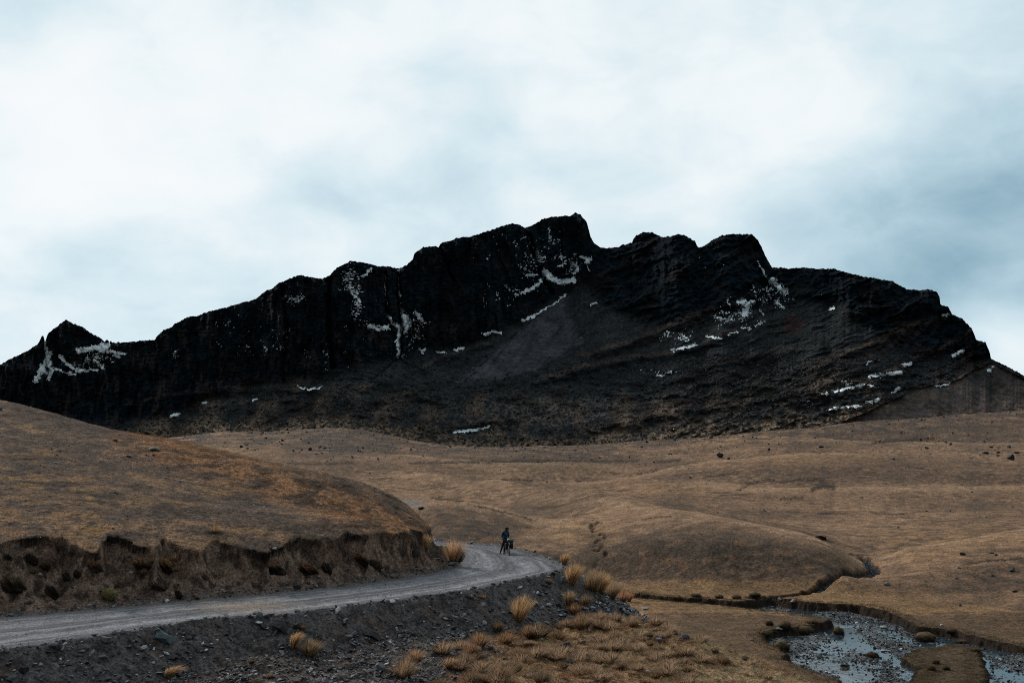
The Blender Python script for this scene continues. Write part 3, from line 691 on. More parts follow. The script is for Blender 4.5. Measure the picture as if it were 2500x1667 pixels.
ry = ry+2.8*fbm(mx_/14, 0*mx_, 201, 4)+2.6*fbm(mx_/5.5, 0*mx_, 202, 2)
by_ = np.interp(mx_, crest_x, crest_y)+34
ry = np.minimum(ry, by_-6)
tv = np.linspace(0, 1, NR)
MX = np.repeat(mx_[None, :], NR, 0); MY = by_[None, :]+(ry-by_)[None, :]*tv[:, None]
s = (HOR-MY)/FPX
wall_foot = np.interp(mx_, [-600, 0, 250, 383, 500, 617, 787, 880, 974, 1030, 1130, 1221, 1282, 1378, 1409, 1470, 1560, 1700, 1800, 1950, 2050, 2200, 2350, 2420, 2500, 3200],
                      [1100, 1060, 1060, 1030, 985, 940, 925, 905, 876, 860, 850, 815, 785, 715, 690, 745, 790, 800, 770, 735, 760, 860, 880, 900, 930, 1000])
above = (wall_foot[None, :]+10*fbm(MX/40, MY/60, 203, 3)-MY)          # px above the foot of the cliffs
# strata on the right flank rise to the right, gullies on the left wall run straight down
rise = MY+.36*(MX-1900)+14*fbm(MX/160, MY/160, 204, 3)
rise = rise+16*fbm(MX/70, MY/50, 242, 3)
strata = .7*ridged(MX/420, rise/30, 205, 3)+.7*fbm(MX/90, rise/11, 206, 4)
SM = .25+.9*sstep(-.25, .35, fbm(MX/170, rise/60, 241, 3))
gully = ridged(MX/46+.5*fbm(MX/80, MY/80, 207, 3), MY/260, 208, 4)
wl = 1-sstep(1380, 1500, MX)
steepw = sstep(-8, 26, above)
m = lerp(.62+.15*fbm(MX/90, MY/30, 209, 3), lerp(1.05+.55*strata*SM, 2.1+.9*fbm(MX/60, MY/25, 210, 4), wl), steepw)
m = np.where(MY > 985, lerp(m, .42+.25*fbm(MX/60, MY/22, 211, 4), sstep(985, 1030, MY)), m)
rt = sstep(1500, 1700, MX)
m = m+rt*(1-steepw)*(.22*np.clip(strata, -.4, 1))
for cx_, cy_, rx_, ry_ in [(1425, 570, 22, 50), (1860, 610, 25, 55), (1300, 600, 30, 60), (2290, 735, 20, 30), (2330, 780, 60, 30), (2400, 850, 40, 40)]:
    m = m+1.6*np.exp(-((MX-cx_)/rx_)**2-((MY-cy_)/ry_)**2)
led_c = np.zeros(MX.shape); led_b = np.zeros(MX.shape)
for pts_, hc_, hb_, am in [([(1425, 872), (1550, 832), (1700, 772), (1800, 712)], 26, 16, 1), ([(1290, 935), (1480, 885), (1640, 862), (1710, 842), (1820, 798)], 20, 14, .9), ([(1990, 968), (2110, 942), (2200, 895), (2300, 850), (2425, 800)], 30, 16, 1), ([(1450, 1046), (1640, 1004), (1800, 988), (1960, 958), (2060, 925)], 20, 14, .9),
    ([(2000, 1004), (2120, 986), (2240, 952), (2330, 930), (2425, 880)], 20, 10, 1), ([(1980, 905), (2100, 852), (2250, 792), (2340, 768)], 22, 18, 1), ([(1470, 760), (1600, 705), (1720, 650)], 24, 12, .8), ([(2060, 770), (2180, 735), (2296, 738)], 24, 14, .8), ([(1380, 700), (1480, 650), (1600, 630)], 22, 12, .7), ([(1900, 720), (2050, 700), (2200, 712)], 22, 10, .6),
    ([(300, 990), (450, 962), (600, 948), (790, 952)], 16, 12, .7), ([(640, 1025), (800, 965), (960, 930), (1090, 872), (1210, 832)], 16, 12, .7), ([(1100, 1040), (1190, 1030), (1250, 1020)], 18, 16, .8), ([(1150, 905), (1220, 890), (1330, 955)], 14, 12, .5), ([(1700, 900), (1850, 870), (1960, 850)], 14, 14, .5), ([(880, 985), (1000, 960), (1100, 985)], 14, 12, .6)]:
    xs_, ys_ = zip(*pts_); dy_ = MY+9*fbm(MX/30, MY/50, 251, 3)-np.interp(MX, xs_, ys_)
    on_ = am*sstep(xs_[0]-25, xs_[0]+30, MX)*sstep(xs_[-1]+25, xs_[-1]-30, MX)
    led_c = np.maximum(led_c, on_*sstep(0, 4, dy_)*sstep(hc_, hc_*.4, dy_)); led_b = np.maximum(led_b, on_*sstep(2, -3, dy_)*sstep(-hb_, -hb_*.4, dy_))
m = m*(1-led_c)+3.2*led_c; m = m*(1-led_b)+.42*led_b
m = np.clip(m, .30, 4.5)
# talus cones: smooth
def tri(px, py, pts): return inside(px, py, np.array(pts, float))
wx_ = MX+5*fbm(MX/30, MY/30, 212, 3); wy_ = MY+5*fbm(MX/30, MY/30, 213, 3)
cone = tri(wx_, wy_, [(1379, 712), (1350, 745), (1290, 790), (1225, 845), (1160, 905), (1180, 918), (1290, 905), (1350, 868), (1418, 830), (1405, 800), (1376, 760)])
cone2 = tri(wx_, wy_, [(974, 872), (950, 893), (905, 930), (960, 935), (1010, 925), (1040, 905), (1000, 890)])
cone3 = tri(wx_, wy_, [(2420, 885), (2330, 930), (2240, 950), (2160, 985), (2060, 1030), (2000, 1060), (2700, 1060), (2700, 1010), (2500, 925)])
cone4 = tri(wx_, wy_, [(1930, 765), (1905, 800), (1930, 822), (1965, 800), (1960, 775)])
tal = cone | cone2 | cone3
m = np.where(tal, .64, m)
D0 = 850+60*np.interp(mx_, [-600, 300, 1250, 2000, 3200], [2.5, 1.6, .5, 0, .2])
Dm = np.empty_like(MX); Dm[0] = D0
for i in range(1, NR):
    ds = np.maximum(s[i]-s[i-1], 1e-6)
    Dm[i] = Dm[i-1]*(1+ds/np.maximum(m[i]-s[i], .12))
kx = np.exp(-np.linspace(-2, 2, 61)**2); kx /= kx.sum()
inn = (mx_ > -50) & (mx_ < 2550)
for i in range(NR): Dm[i] = lerp(Dm[i], np.convolve(np.pad(Dm[i], 30, 'edge'), kx, 'valid'), .85)
c3s = sstep(2040, 2120, MX)*sstep(0, 1, inside(MX, MY+12, np.array([(2420, 885), (2330, 930), (2240, 950), (2160, 985), (2060, 1030), (2000, 1120), (3300, 1120), (3300, 1010), (2500, 925)]))*1.0)
kx2 = np.exp(-np.linspace(-2, 2, 241)**2); kx2 /= kx2.sum()
for i in range(NR): Dm[i] = lerp(Dm[i], np.convolve(np.pad(Dm[i], 120, 'edge'), kx2, 'valid'), c3s[i]*.9)
# relief: buttresses, ledges, rubble
dtl = (1-tal*.93)
rel = steepw*wl*(11*gully+5*ridged(MX/17, MY/60, 214, 3))+steepw*(1-wl)*(9*strata*SM+6*ridged(MX/30, MY/30, 215, 3))+3.2*fbm(MX/11, MY/7, 216, 3)*(.35+.65*steepw)+(1-steepw)*(7*fbm(MX/110, MY/40, 217, 4)+5*rt*strata)
lowm = (1-steepw)*sstep(860, 930, MY)
rel = rel+lowm*(6*ridged((MX+1.3*MY)/120, (MY-.35*MX+12*fbm(MX/80, MY/60, 244, 2))/48, 245, 3)+3*fbm(MX/22, MY/16, 246, 3))
rel = rel+9*fbm(MX/70, MY/70, 218, 3)*steepw
edge_ = np.minimum(sstep(0, .06, tv), 1)[:, None]
Dm = Dm-rel*dtl*edge_*.95
# deep clefts
for cxs, cys, wd, dep in [([1283, 1300, 1325, 1350], [557, 610, 680, 720], 6, 22), ([974, 972, 980, 978], [656, 720, 790, 870], 5, 24), ([940, 944, 955], [665, 760, 800], 4, 12), ([1075, 1095, 1110], [600, 660, 690], 4, 10), ([805, 800, 815], [680, 790, 900], 6, 14), ([690, 700, 690], [700, 800, 930], 6, 12)]:
    cxl = np.interp(MY, cys, cxs)+3*perlin(MY/14, 0*MY, 219)
    Dm = Dm+dep*np.exp(-((MX-cxl)/wd)**2)*(MY > cys[0]-3)*(MY < cys[-1])*edge_
PX_, PY_, PZ_ = unp(MX, MY, Dm)
# colours
W = lambda a, b, x: sstep(a, b, x)
mc = np.broadcast_to(C(.0060, .0135, .0200), MX.shape+(3,)).copy()
f1 = cf(MX/60, MY/60, 221, 4); f2 = cf(MX/14, MY/9, 222, 4); f3 = cf(MX/5, MY/3.2, 223, 3)
mc = mixc(mc, C(.019, .018, .019), W(.1, .6, f1+.4*f2)*.7)
mc = mixc(mc, C(.044, .040, .039), W(.15, .5, cf(MX/22, MY/70, 224, 3))*wl*steepw*W(660, 880, MY)*.6)
mc = mixc(mc, C(.026, .032, .037), (1-steepw)*.9)
mc = mixc(mc, C(.050, .050, .048), (1-steepw)*W(.05, .45, f3)*.8)
mc = mixc(mc, C(.072, .054, .040), (1-steepw)*W(955, 1050, MY+22*f1)*W(-.3, .3, f2+.5*f1)*.85)
mc = mixc(mc, C(.14, .130, .120), np.exp(-((MX-1330)/260)**2-((MY-1010)/34)**2)*W(-.25, .3, f2+.4*f3)*.85)
mc = mixc(mc, C(.066, .050, .038), np.exp(-((MX-800)/150)**2-((MY-1025)/30)**2)*W(-.35, .2, f2)*.9)
for x0, y0, rx_, ry_, a_ in [(1560, 835, 150, 14, -.32), (1700, 770, 110, 9, -.36), (2080, 870, 120, 22, -.40), (2180, 830, 80, 12, -.4), (2000, 905, 30, 30, -.4), (1740, 995, 150, 16, -.2), (2200, 975, 90, 10, -.25), (1290, 975, 22, 20, 0), (1620, 1000, 90, 20, -.3)]:
    e = np.exp(-((MX-x0)/rx_)**2-((MY-y0-a_*(MX-x0))/ry_)**2)
    mc = mixc(mc, C(.066, .042, .028), e*W(-.35, .25, f2+.3*f3)*.85)
mc = mixc(mc, C(.013, .016, .018), np.exp(-((MX-1870)/210)**2-((MY-890)/75)**2)*.85*W(-.5, .3, -f3))
mc = mixc(mc, C(.040, .016, .016), np.exp(-((MX-1640)/70)**2-((MY-990+.25*(MX-1640))/7)**2)*.6)
mc = mixc(mc, C(.038, .022, .022), W(.1, .45, f1)*rt*W(740, 850, MY)*np.exp(-((MX-2330)/110)**2)*.8)
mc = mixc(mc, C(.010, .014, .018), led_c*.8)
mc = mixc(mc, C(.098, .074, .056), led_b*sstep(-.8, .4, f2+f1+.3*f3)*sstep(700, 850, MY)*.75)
bg_ = MY-(by_[None, :]-34)          # photo pixels below the visible foot
mc = mixc(mc, C(.205, .152, .115), sstep(-150, -25, bg_+34*f1+12*f2)*sstep(-.3, .9, f2*.4+f1*.8+.15*f3)*(1-steepw)*.8)
mc = mixc(mc, C(.27, .188, .125), sstep(-42, -4, bg_+14*f1+8*f2)*sstep(-.4, .3, f2)*(1-steepw)*.75)
ct = mixc(np.broadcast_to(C(.082, .077, .088), MX.shape+(3,)).copy(), C(.092, .076, .080), W(-.1, .4, cf((MX+MY*.8)/16, (MY-MX*.5)/90, 226, 3)))
ct = mixc(ct, C(.060, .060, .072), W(.1, .5, cf((MX-1379)/(.06*np.maximum(MY-690, 20))/6, MY/90, 225, 2)))
def soft(pts, w_):
    pts = np.array(pts, float); d_, _ = seg_dist(wx_+6*f2, wy_+5*f3, np.vstack([pts, pts[:1]])); return sstep(-w_, w_, np.where(inside(wx_+6*f2, wy_+5*f3, pts), d_, -d_))
cs_ = soft([(1379, 712), (1350, 745), (1290, 790), (1225, 845), (1150, 905), (1120, 930), (1200, 925), (1300, 905), (1360, 872), (1422, 835), (1408, 800), (1380, 760)], 9)*(.85+.3*f1)
mc = mixc(mc, C(.090, .090, .106), np.clip(cs_, 0, 1)*sstep(-1.7, .4, cf((MX+MY*.8)/16, (MY-MX*.6)/120, 226, 3)+.3*f3)*.95)
mc = np.where((cone & False)[..., None], ct, mc); mc = np.where(cone2[..., None], mixc(mc, C(.048, .049, .057), .7+0*MX), mc)
mc = mixc(mc, C(.082, .067, .063), soft([(2425, 885), (2330, 930), (2240, 950), (2160, 985), (2060, 1030), (2000, 1075), (2750, 1075), (2750, 1010), (2500, 925)], 10)*sstep(-1.5, .4, cf((MX-MY*.5)/60, (MY+.3*MX)/45, 227, 4)+.45*f3)*.9)
mc = np.where(cone4[..., None], mixc(mc, C(.060, .036, .038), .8+0*MX), mc)
# snow lies on ledges and in gullies
snow = np.zeros(MX.shape)
def blob(pts, wd, amt, fsc=1.0):
    """streak of snow along a line of photo points"""
    global snow
    d_, _ = seg_dist(MX+SJ1, MY+SJ2, pts); wd = wd*1.3
    snow = np.maximum(snow, amt*np.clip(1-d_/wd, 0, 1))
SJ1 = 7*fbm(MX/11, MY/9, 231, 3); SJ2 = 6*fbm(MX/11, MY/7, 232, 3)
fine = fbm(MX/5.0, MY/2.8, 233, 2)*1.3; fine2 = fbm(MX/2.6, MY/2.0, 234, 2)*1.3
for pts, wd, amt in [
    ([(109, 840), (115, 870)], 4, 1), ([(120, 865), (108, 890), (95, 915), (88, 928)], 9, 1.1), ([(118, 880), (126, 905), (116, 928)], 6, .95), ([(100, 905), (120, 915)], 6, .9),
    ([(146, 872), (165, 890), (185, 903), (212, 906)], 5, 1.1), ([(130, 900), (155, 908), (185, 915)], 4, .8), ([(190, 858), (225, 850), (250, 845), (266, 842)], 7, 1.15), ([(235, 848), (262, 858), (255, 845)], 7, 1.1),
    ([(262, 856), (285, 862), (305, 865)], 5, .9), ([(230, 878), (245, 890), (255, 902)], 4, 1), ([(215, 900), (235, 905)], 4, .9), ([(275, 868), (290, 873)], 3, .9),
    ([(972, 660), (974, 700), (977, 745), (980, 770)], 2.6, 1), ([(938, 665), (941, 715), (944, 745)], 2.3, .9), ([(980, 765), (988, 785), (975, 810), (972, 830), (973, 866)], 7, 1.05), ([(945, 770), (958, 790), (975, 800)], 5, 1), ([(990, 775), (998, 790), (990, 810)], 8, .85), ([(1015, 765), (1030, 785)], 8, .72), ([(902, 797), (925, 803), (945, 800)], 8, .95),
    ([(905, 655), (897, 668), (885, 676)], 3.5, 1), ([(855, 700), (860, 720), (878, 735)], 3, .9), ([(870, 735), (875, 750)], 4, .8),
    ([(1330, 665), (1345, 680), (1368, 690), (1400, 685)], 8, 1.2), ([(1328, 668), (1318, 690), (1300, 705), (1275, 715)], 5, 1), ([(1285, 672), (1310, 674)], 4, .8), ([(1398, 645), (1412, 655), (1400, 670)], 6, .9), ([(1420, 628), (1440, 632), (1430, 640)], 5, 1.1), ([(1362, 652), (1378, 645)], 4, 1), ([(1288, 580), (1300, 605), (1310, 620)], 3, .85), ([(1270, 583), (1282, 582)], 2.5, .8), ([(1338, 560), (1343, 590)], 4, .6), ([(1435, 650), (1438, 660)], 3, .7),
    ([(1378, 722), (1350, 745), (1310, 768)], 2.8, 1.1), ([(1305, 772), (1275, 783)], 5, 1.0), ([(1183, 818), (1200, 810), (1220, 814)], 5, 1.1), ([(1110, 856), (1133, 850)], 3.5, 1.1), ([(1068, 860), (1088, 863)], 2.5, 1), ([(1030, 862), (1037, 853)], 4, .8), ([(1020, 853), (1035, 855)], 3, .7),
    ([(1110, 1056), (1140, 1053), (1165, 1049), (1192, 1044)], 5, 1.1),
    ([(1885, 685), (1900, 700), (1915, 712)], 13, .80), ([(1895, 735), (1912, 755)], 8, .62), ([(1812, 735), (1825, 750), (1815, 768)], 13, .86), ([(1800, 740), (1840, 738)], 6, .8), ([(1850, 640), (1870, 676)], 4, .6), ([(1745, 775), (1770, 780)], 6, .7), ([(1775, 735), (1782, 748)], 4, .7), ([(1855, 755), (1862, 768)], 5, .6), ([(1725, 822), (1760, 830)], 3, 1), ([(1775, 818), (1800, 812)], 3, .8), ([(1640, 856), (1675, 850), (1698, 843)], 4.5, 1.0), ([(1655, 815), (1680, 830)], 10, .5), ([(1845, 795), (1865, 785)], 4, .7), ([(1810, 800), (1830, 805)], 5, .6),
    ([(2028, 757), (2036, 753)], 5, 1), ([(2298, 771), (2312, 768)], 4, 1), ([(2122, 920), (2160, 916), (2198, 908)], 4.5, 1.2), ([(2203, 892), (2222, 888)], 6, 1), ([(2035, 957), (2075, 948), (2105, 941)], 4.5, .95), ([(2115, 941), (2140, 944)], 3, .8), ([(2008, 963), (2018, 962)], 3.5, 1), ([(2114, 983), (2135, 981), (2147, 973)], 4.5, 1.1), ([(2036, 998), (2060, 996)], 3, 1), ([(2070, 994), (2100, 993)], 3, 1), ([(2176, 961), (2195, 947)], 3.5, .9), ([(2280, 943), (2305, 941), (2320, 935)], 2.6, 1.1), ([(2410, 905), (2422, 898)], 5, .9), ([(2328, 868), (2352, 856)], 4.5, .8), ([(2115, 890), (2124, 884)], 3, .8), ([(1970, 979), (1975, 980)], 3, 1), ([(2030, 1001), (2022, 1003)], 2.5, 1),
    ([(1603, 919), (1616, 919)], 3, 1), ([(1620, 915), (1640, 908)], 3, .7), ([(729, 944), (742, 952), (762, 951), (784, 947)], 3, 1.1), ([(495, 985), (503, 983)], 4, 1), ([(417, 1016), (428, 1014), (437, 1012)], 4, 1.1), ([(618, 980), (626, 976)], 4, .8), ([(1440, 745), (1455, 740)], 2.5, .9)]:
    blob(pts, wd, amt)
# wind-blown dusting of specks over the wall
dust = np.zeros(MX.shape)
for x0, y0, rx_, ry_, a_ in [(715, 735, 40, 30, .5), (660, 850, 30, 30, .45), (690, 820, 25, 40, .5), (590, 850, 30, 30, .42), (425, 860, 18, 25, .42), (860, 690, 40, 50, .55), (870, 760, 50, 50, .42), (1010, 800, 50, 40, .5), (980, 850, 30, 30, .42), (1300, 640, 60, 60, .48), (1330, 600, 60, 50, .38), (1240, 720, 80, 40, .42), (1390, 640, 50, 40, .5), (1880, 720, 60, 50, .5), (1790, 770, 70, 40, .5), (1660, 820, 60, 25, .45), (1720, 650, 80, 30, .3), (220, 880, 70, 35, .5), (2080, 940, 100, 20, .38), (1600, 910, 80, 12, .4), (1240, 600, 120, 80, .26), (800, 860, 150, 80, .22), (560, 800, 120, 80, .22)]:
    dust = np.maximum(dust, a_*np.exp(-((MX-x0)/rx_)**2-((MY-y0)/ry_)**2))
spk = .6*fbm((MX+MY*.4)/6.0, MY/2.6, 235, 2)*1.25+.6*fbm(MX/26, MY/20, 236, 3)
score = np.maximum(np.where(snow > .04, snow*1.2+.30*fine+.2*fine2, 0), np.where(dust > .12, dust+.8*np.minimum(spk, .66)-.07, 0))
smask = sstep(.50, .66, score)
midx = np.arange(MX.size).reshape(MX.shape)
mq = np.stack([midx[:-1, :-1], midx[:-1, 1:], midx[1:, 1:], midx[1:, :-1]], -1)
fs = smask > .5
fsn = fs[:-1, :-1] & ~(tal[:-1, :-1] & (snow[:-1, :-1] < .5))
mc = mixc(mc, C(.30, .35, .38), (smask > .15)*(smask <= .5)*.35)
# summit closes over and falls away behind
top = np.stack([PX_[-1], PY_[-1], PZ_[-1]], -1)
bk = []
for j in range(1, NB+1):
    q = j/NB; dd_ = 4+620*q**1.6
    bk.append(np.stack([top[:, 0]*(1+dd_/Dm[-1]), top[:, 1]+dd_, top[:, 2]-dd_*.62*q**.35-2.0*q+(5*fbm(mx_/30, 0*mx_+j*.8, 240, 2))*min(1, j/4)*0], -1))
MV = np.concatenate([np.stack([PX_, PY_, PZ_], -1).reshape(-1, 3), np.stack(bk).reshape(-1, 3)])
NC = len(mx_)
bidx = np.concatenate([midx[-1:], MX.size+np.arange(NB*NC).reshape(NB, NC)])
bqf = np.stack([bidx[:-1, :-1], bidx[:-1, 1:], bidx[1:, 1:], bidx[1:, :-1]], -1).reshape(-1, 4)
MCc = np.concatenate([mc.reshape(-1, 3), np.broadcast_to(C(.012, .014, .016), (NB*NC, 3))])
o = mesh_np('mountain', MV, np.concatenate([mq.reshape(-1, 4), bqf]), MCc, M_rock)
tag(o, 'dark craggy mountain ridge with snow in its gullies', 'mountain', kind='structure')
# snow sheet just proud of the rock
q = mq[fsn]; u, inv = np.unique(q.ravel(), return_inverse=True)
nrm = np.zeros(len(MV)*3, np.float32); o.data.vertices.foreach_get('normal', nrm); nrm = nrm.reshape(-1, 3)
o = mesh_np('snow', MV[u]+nrm[u]*.5, inv.reshape(-1, 4), np.broadcast_to(C(.86, .96, 1.0), (len(u), 3))*(.75+.3*(score.reshape(-1)[u][:, None]-.6)).clip(.75, 1.15), M_snow)
tag(o, 'thin white snow caught on ledges and in gullies of the dark mountain', 'snow', kind='stuff')

# ------------------------------------------------------------------ water
m_w, t_, b_ = new_mat('stream_water')
b_.inputs['Base Color'].default_value = (.018, .034, .045, 1); b_.inputs['Roughness'].default_value = .10; b_.inputs['IOR'].default_value = 1.33
spec(b_, .5)
g_ = t_.node('ShaderNodeNewGeometry'); bn = t_.node('ShaderNodeBump'); bn.inputs['Strength'].default_value = .55; bn.inputs['Distance'].default_value = .05
wn = t_.noise(g_.outputs['Position'], 1.7, 4, .6)
calm = t_.maprange(t_.noise(g_.outputs['Position'], .11, 2, .5), .46, .56)
t_.l.new(t_.math('MULTIPLY', wn, calm), bn.inputs['Height']); t_.l.new(bn.outputs[0], b_.inputs['Normal'])
gx_, gy_ = np.meshgrid(np.linspace(-2, 62, 160), np.linspace(55, 128, 180))
gd, _ = seg_dist(gx_, gy_, np.vstack([river, river[:1]])); gi = inside(gx_, gy_, river) | (gd < 1.0)
ii = np.arange(gx_.size).reshape(gx_.shape)
qq = np.stack([ii[:-1, :-1], ii[:-1, 1:], ii[1:, 1:], ii[1:, :-1]], -1)[(gi[:-1, :-1])]
u, inv = np.unique(qq.ravel(), return_inverse=True)
WZ = ZR-.86
o = mesh_np('water', np.stack([gx_, gy_, np.full(gx_.shape, WZ)], -1).reshape(-1, 3)[u], inv.reshape(-1, 4), None, m_w)
tag(o, 'shallow stream water threading between the stones', 'water', kind='structure')
# brook between the hills
cr_ = resample(creek, 60); nc_ = len(cr_)
tg = np.gradient(cr_, axis=0); tg /= np.hypot(*tg.T)[:, None]; nn_ = np.c_[-tg[:, 1], tg[:, 0]]
czv = np.array([valley(np.array([p[0]]), np.array([p[1]]))[0] for p in cr_])-.83
Lw = np.concatenate([np.c_[cr_-nn_*.12, czv], np.c_[cr_+nn_*.12, czv]])
fq = np.array([[i, i+1, nc_+i+1, nc_+i] for i in range(nc_-1)])

# ------------------------------------------------------------------ stones and grass scattered in their masses
def ico():
    t = (1+5**.5)/2
    v = np.array([(-1, t, 0), (1, t, 0), (-1, -t, 0), (1, -t, 0), (0, -1, t), (0, 1, t), (0, -1, -t), (0, 1, -t), (t, 0, -1), (t, 0, 1), (-t, 0, -1), (-t, 0, 1)], float)
    v /= np.linalg.norm(v[0])
    f = np.array([(0, 11, 5), (0, 5, 1), (0, 1, 7), (0, 7, 10), (0, 10, 11), (1, 5, 9), (5, 11, 4), (11, 10, 2), (10, 7, 6), (7, 1, 8), (3, 9, 4), (3, 4, 2), (3, 2, 6), (3, 6, 8), (3, 8, 9), (4, 9, 5), (2, 4, 11), (6, 2, 10), (8, 6, 7), (9, 8, 1)])
    return v, f
IV, IF = ico()
def subdiv(v, f):
    v = list(map(tuple, v)); cache = {}; nf = []
    def mid(a, b):
        k = (min(a, b), max(a, b))
        if k not in cache:
            p = np.array(v[a])+np.array(v[b]); p /= np.linalg.norm(p); v.append(tuple(p)); cache[k] = len(v)-1
        return cache[k]
    for a, b, c in f:
        ab, bc, ca = mid(a, b), mid(b, c), mid(c, a)
        nf += [(a, ab, ca), (b, bc, ab), (c, ca, bc), (ab, bc, ca)]
    return np.array(v), np.array(nf)
IV1, IF1 = subdiv(IV, IF); IV2, IF2 = subdiv(IV1, IF1); IV3, IF3 = subdiv(IV2, IF2)
def randrot(n, r):
    q = r.normal(size=(n, 4)); q /= np.linalg.norm(q, axis=1)[:, None]
    a, b, c, d = q.T
    return np.stack([np.stack([1-2*(c*c+d*d), 2*(b*c-a*d), 2*(b*d+a*c)], -1), np.stack([2*(b*c+a*d), 1-2*(b*b+d*d), 2*(c*d-a*b)], -1), np.stack([2*(b*d-a*c), 2*(c*d+a*b), 1-2*(b*b+c*c)], -1)], 1)
def stones(name, P, size, cols, lab, flat=.55, seed=1, up=.15, rounded=False):
    r = np.random.default_rng(seed); n = len(P)
    shp = (IV[None]*(1+r.uniform(-.32, .32, (n, 12, 1)) if not rounded else IV[None]*(1+r.uniform(-.12, .12, (n, 12, 1)))) if True else None)
    shp = IV[None]*(1+(r.uniform(-.12, .12, (n, 12, 1)) if rounded else r.uniform(-.34, .34, (n, 12, 1))))
    sc = np.stack([r.uniform(.8, 1.3, n), r.uniform(.55, 1.0, n), r.uniform(flat*.6, flat*1.2, n)], -1)
    V = shp*sc[:, None, :]
    # mostly lying flat with some tilt
    ax = r.normal(size=(n, 2))*.35; yaw = r.uniform(0, 2*math.pi, n)
    cz, sz = np.cos(yaw), np.sin(yaw); x = V[..., 0]*cz[:, None]-V[..., 1]*sz[:, None]; y = V[..., 0]*sz[:, None]+V[..., 1]*cz[:, None]; z = V[..., 2]+x*ax[:, :1]+y*ax[:, 1:]
    V = np.stack([x, y, z], -1)*size[:, None, None]*.5+P[:, None]+np.array([0, 0, 1])*(size*up)[:, None, None]
    F = (IF[None]+(np.arange(n)*12)[:, None, None]).reshape(-1, 3)
    c = np.repeat(cols[:, None], 12, 1).reshape(-1, 3)
    return tag(mesh_np(name, V.reshape(-1, 3), F, c, M_stone, smooth=False), lab, 'gravel', kind='stuff')
cellA = (np.gradient(GX, axis=1)*np.gradient(GY, axis=0))
FOV = (xi > -120) & (xi < 2620) & (yi < 1720) & (GY > 36)
def sample(mask, dens, seed, maxn=60000, seen=True):
    """random land points inside a mask; dens = points per square metre (array or number)"""
    r = np.random.default_rng(seed); w_ = np.where(mask & FOV, cellA*dens, 0)
    if seen: w_ = np.where(yi <= run+14, w_, 0)
    n = int(min(w_.sum(), maxn)); p = (w_/w_.sum()).ravel()
    k = r.choice(p.size, n, p=p, replace=True)
    i, j = np.divmod(k, ncol); fi = r.uniform(0, 1, n); fj = r.uniform(0, 1, n)
    i = np.minimum(i, nrow-2); j = np.minimum(j, ncol-2)
    def L_(A): return (A[i, j]*(1-fi)*(1-fj)+A[i+1, j]*fi*(1-fj)+A[i, j+1]*(1-fi)*fj+A[i+1, j+1]*fi*fj)
    return np.stack([L_(GX2), L_(GY2), L_(GZ2)], -1), (i, j)
def pick(r, n, cols, p=None):
    k = r.choice(len(cols), n, p=p); return np.array(cols)[k]*r.uniform(.7, 1.25, (n, 1))
r = np.random.default_rng(21)
def powsize(r, n, lo, hi, a=2.2):
    u = r.uniform(0, 1, n); return (lo**(1-a)+u*(hi**(1-a)-lo**(1-a)))**(1/(1-a))
greys = [(.065, .065, .072), (.10, .105, .115), (.035, .037, .043), (.20, .21, .225), (.07, .075, .078), (.065, .050, .045), (.36, .37, .38)]
em = T['emb']
dens = (16+60*sstep(.0, .4, fbm(GX*.5, GY*.5, 301, 3)))*(.35+1.3*sstep(1.2, 3.6, T['do']))
P_, _ = sample(em, dens, 31, 60000)
n = len(P_); stones('gravel', P_, powsize(r, n, .08, .40, 2.7), pick(r, n, greys, [.20, .22, .18, .18, .08, .04, .10]), 'loose dark slate rubble littering the road embankment', flat=.42, seed=41)
P_, (i_, j_) = sample(em, 5*sstep(2.5, 5, T['do'])+2.5*np.exp(-((T['do']-.3)/.4)**2), 32, 5000)
n = len(P_); stones('gravel', P_, powsize(r, n, .12, .5, 3), pick(r, n, greys, [.25, .24, .2, .13, .1, .04, .04]), 'larger broken stones lying on the road embankment', flat=.45, seed=42)
P_, _ = sample(T['rd'] & (GY < 92), 9+30*sstep(.75, 1, T['t'])+18*sstep(.1, 0, T['t']), 33, 16000)
n = len(P_); stones('gravel', P_, powsize(r, n, .02, .10, 3), pick(r, n, greys, [.2, .3, .05, .2, .1, .05, .10]), 'small loose stones on the gravel road', flat=.5, seed=43, up=.05)
P_, _ = sample(T['bank'], 8+45*sstep(1.3, .2, T['di']), 34, 22000)
n = len(P_); stones('gravel', P_, powsize(r, n, .03, .26, 2.9), pick(r, n, greys+[(.05, .036, .028)], [.12, .12, .14, .08, .06, .08, .04, .36]), 'stones and earth crumbs along the foot of the cut bank', flat=.6, seed=44)
P_, _ = sample(T['river'] & (GZ > WZ-.07), 14.+40*sstep(-.1, .4, fbm(GX*.3, GY*.3, 302, 3)), 35, 60000)
n = len(P_); P_[:, 2] = np.maximum(P_[:, 2], WZ-.04)
stones('gravel', P_, powsize(r, n, .07, .34, 2.5), pick(r, n, [(.028, .035, .043), (.05, .06, .072), (.11, .125, .14), (.36, .38, .38), (.012, .014, .018), (.07, .058, .043)], [.28, .25, .11, .04, .22, .10]), 'grey cobbles strewn over the riverbed', flat=.45, seed=45, up=.12)
P_, _ = sample(T['river'] & (GZ < WZ-.02), 8, 351, 15000); n = len(P_); P_[:, 2] = WZ-.05
stones('gravel', P_, powsize(r, n, .09, .34, 2.5), pick(r, n, [(.03, .036, .043), (.06, .07, .08), (.12, .135, .15)]), 'wet dark stones breaking the surface of the shallow water', flat=.5, seed=451, up=.05)
P_, _ = sample((T['dc'] < .55) & (GY > 110), 40, 36, 2500)
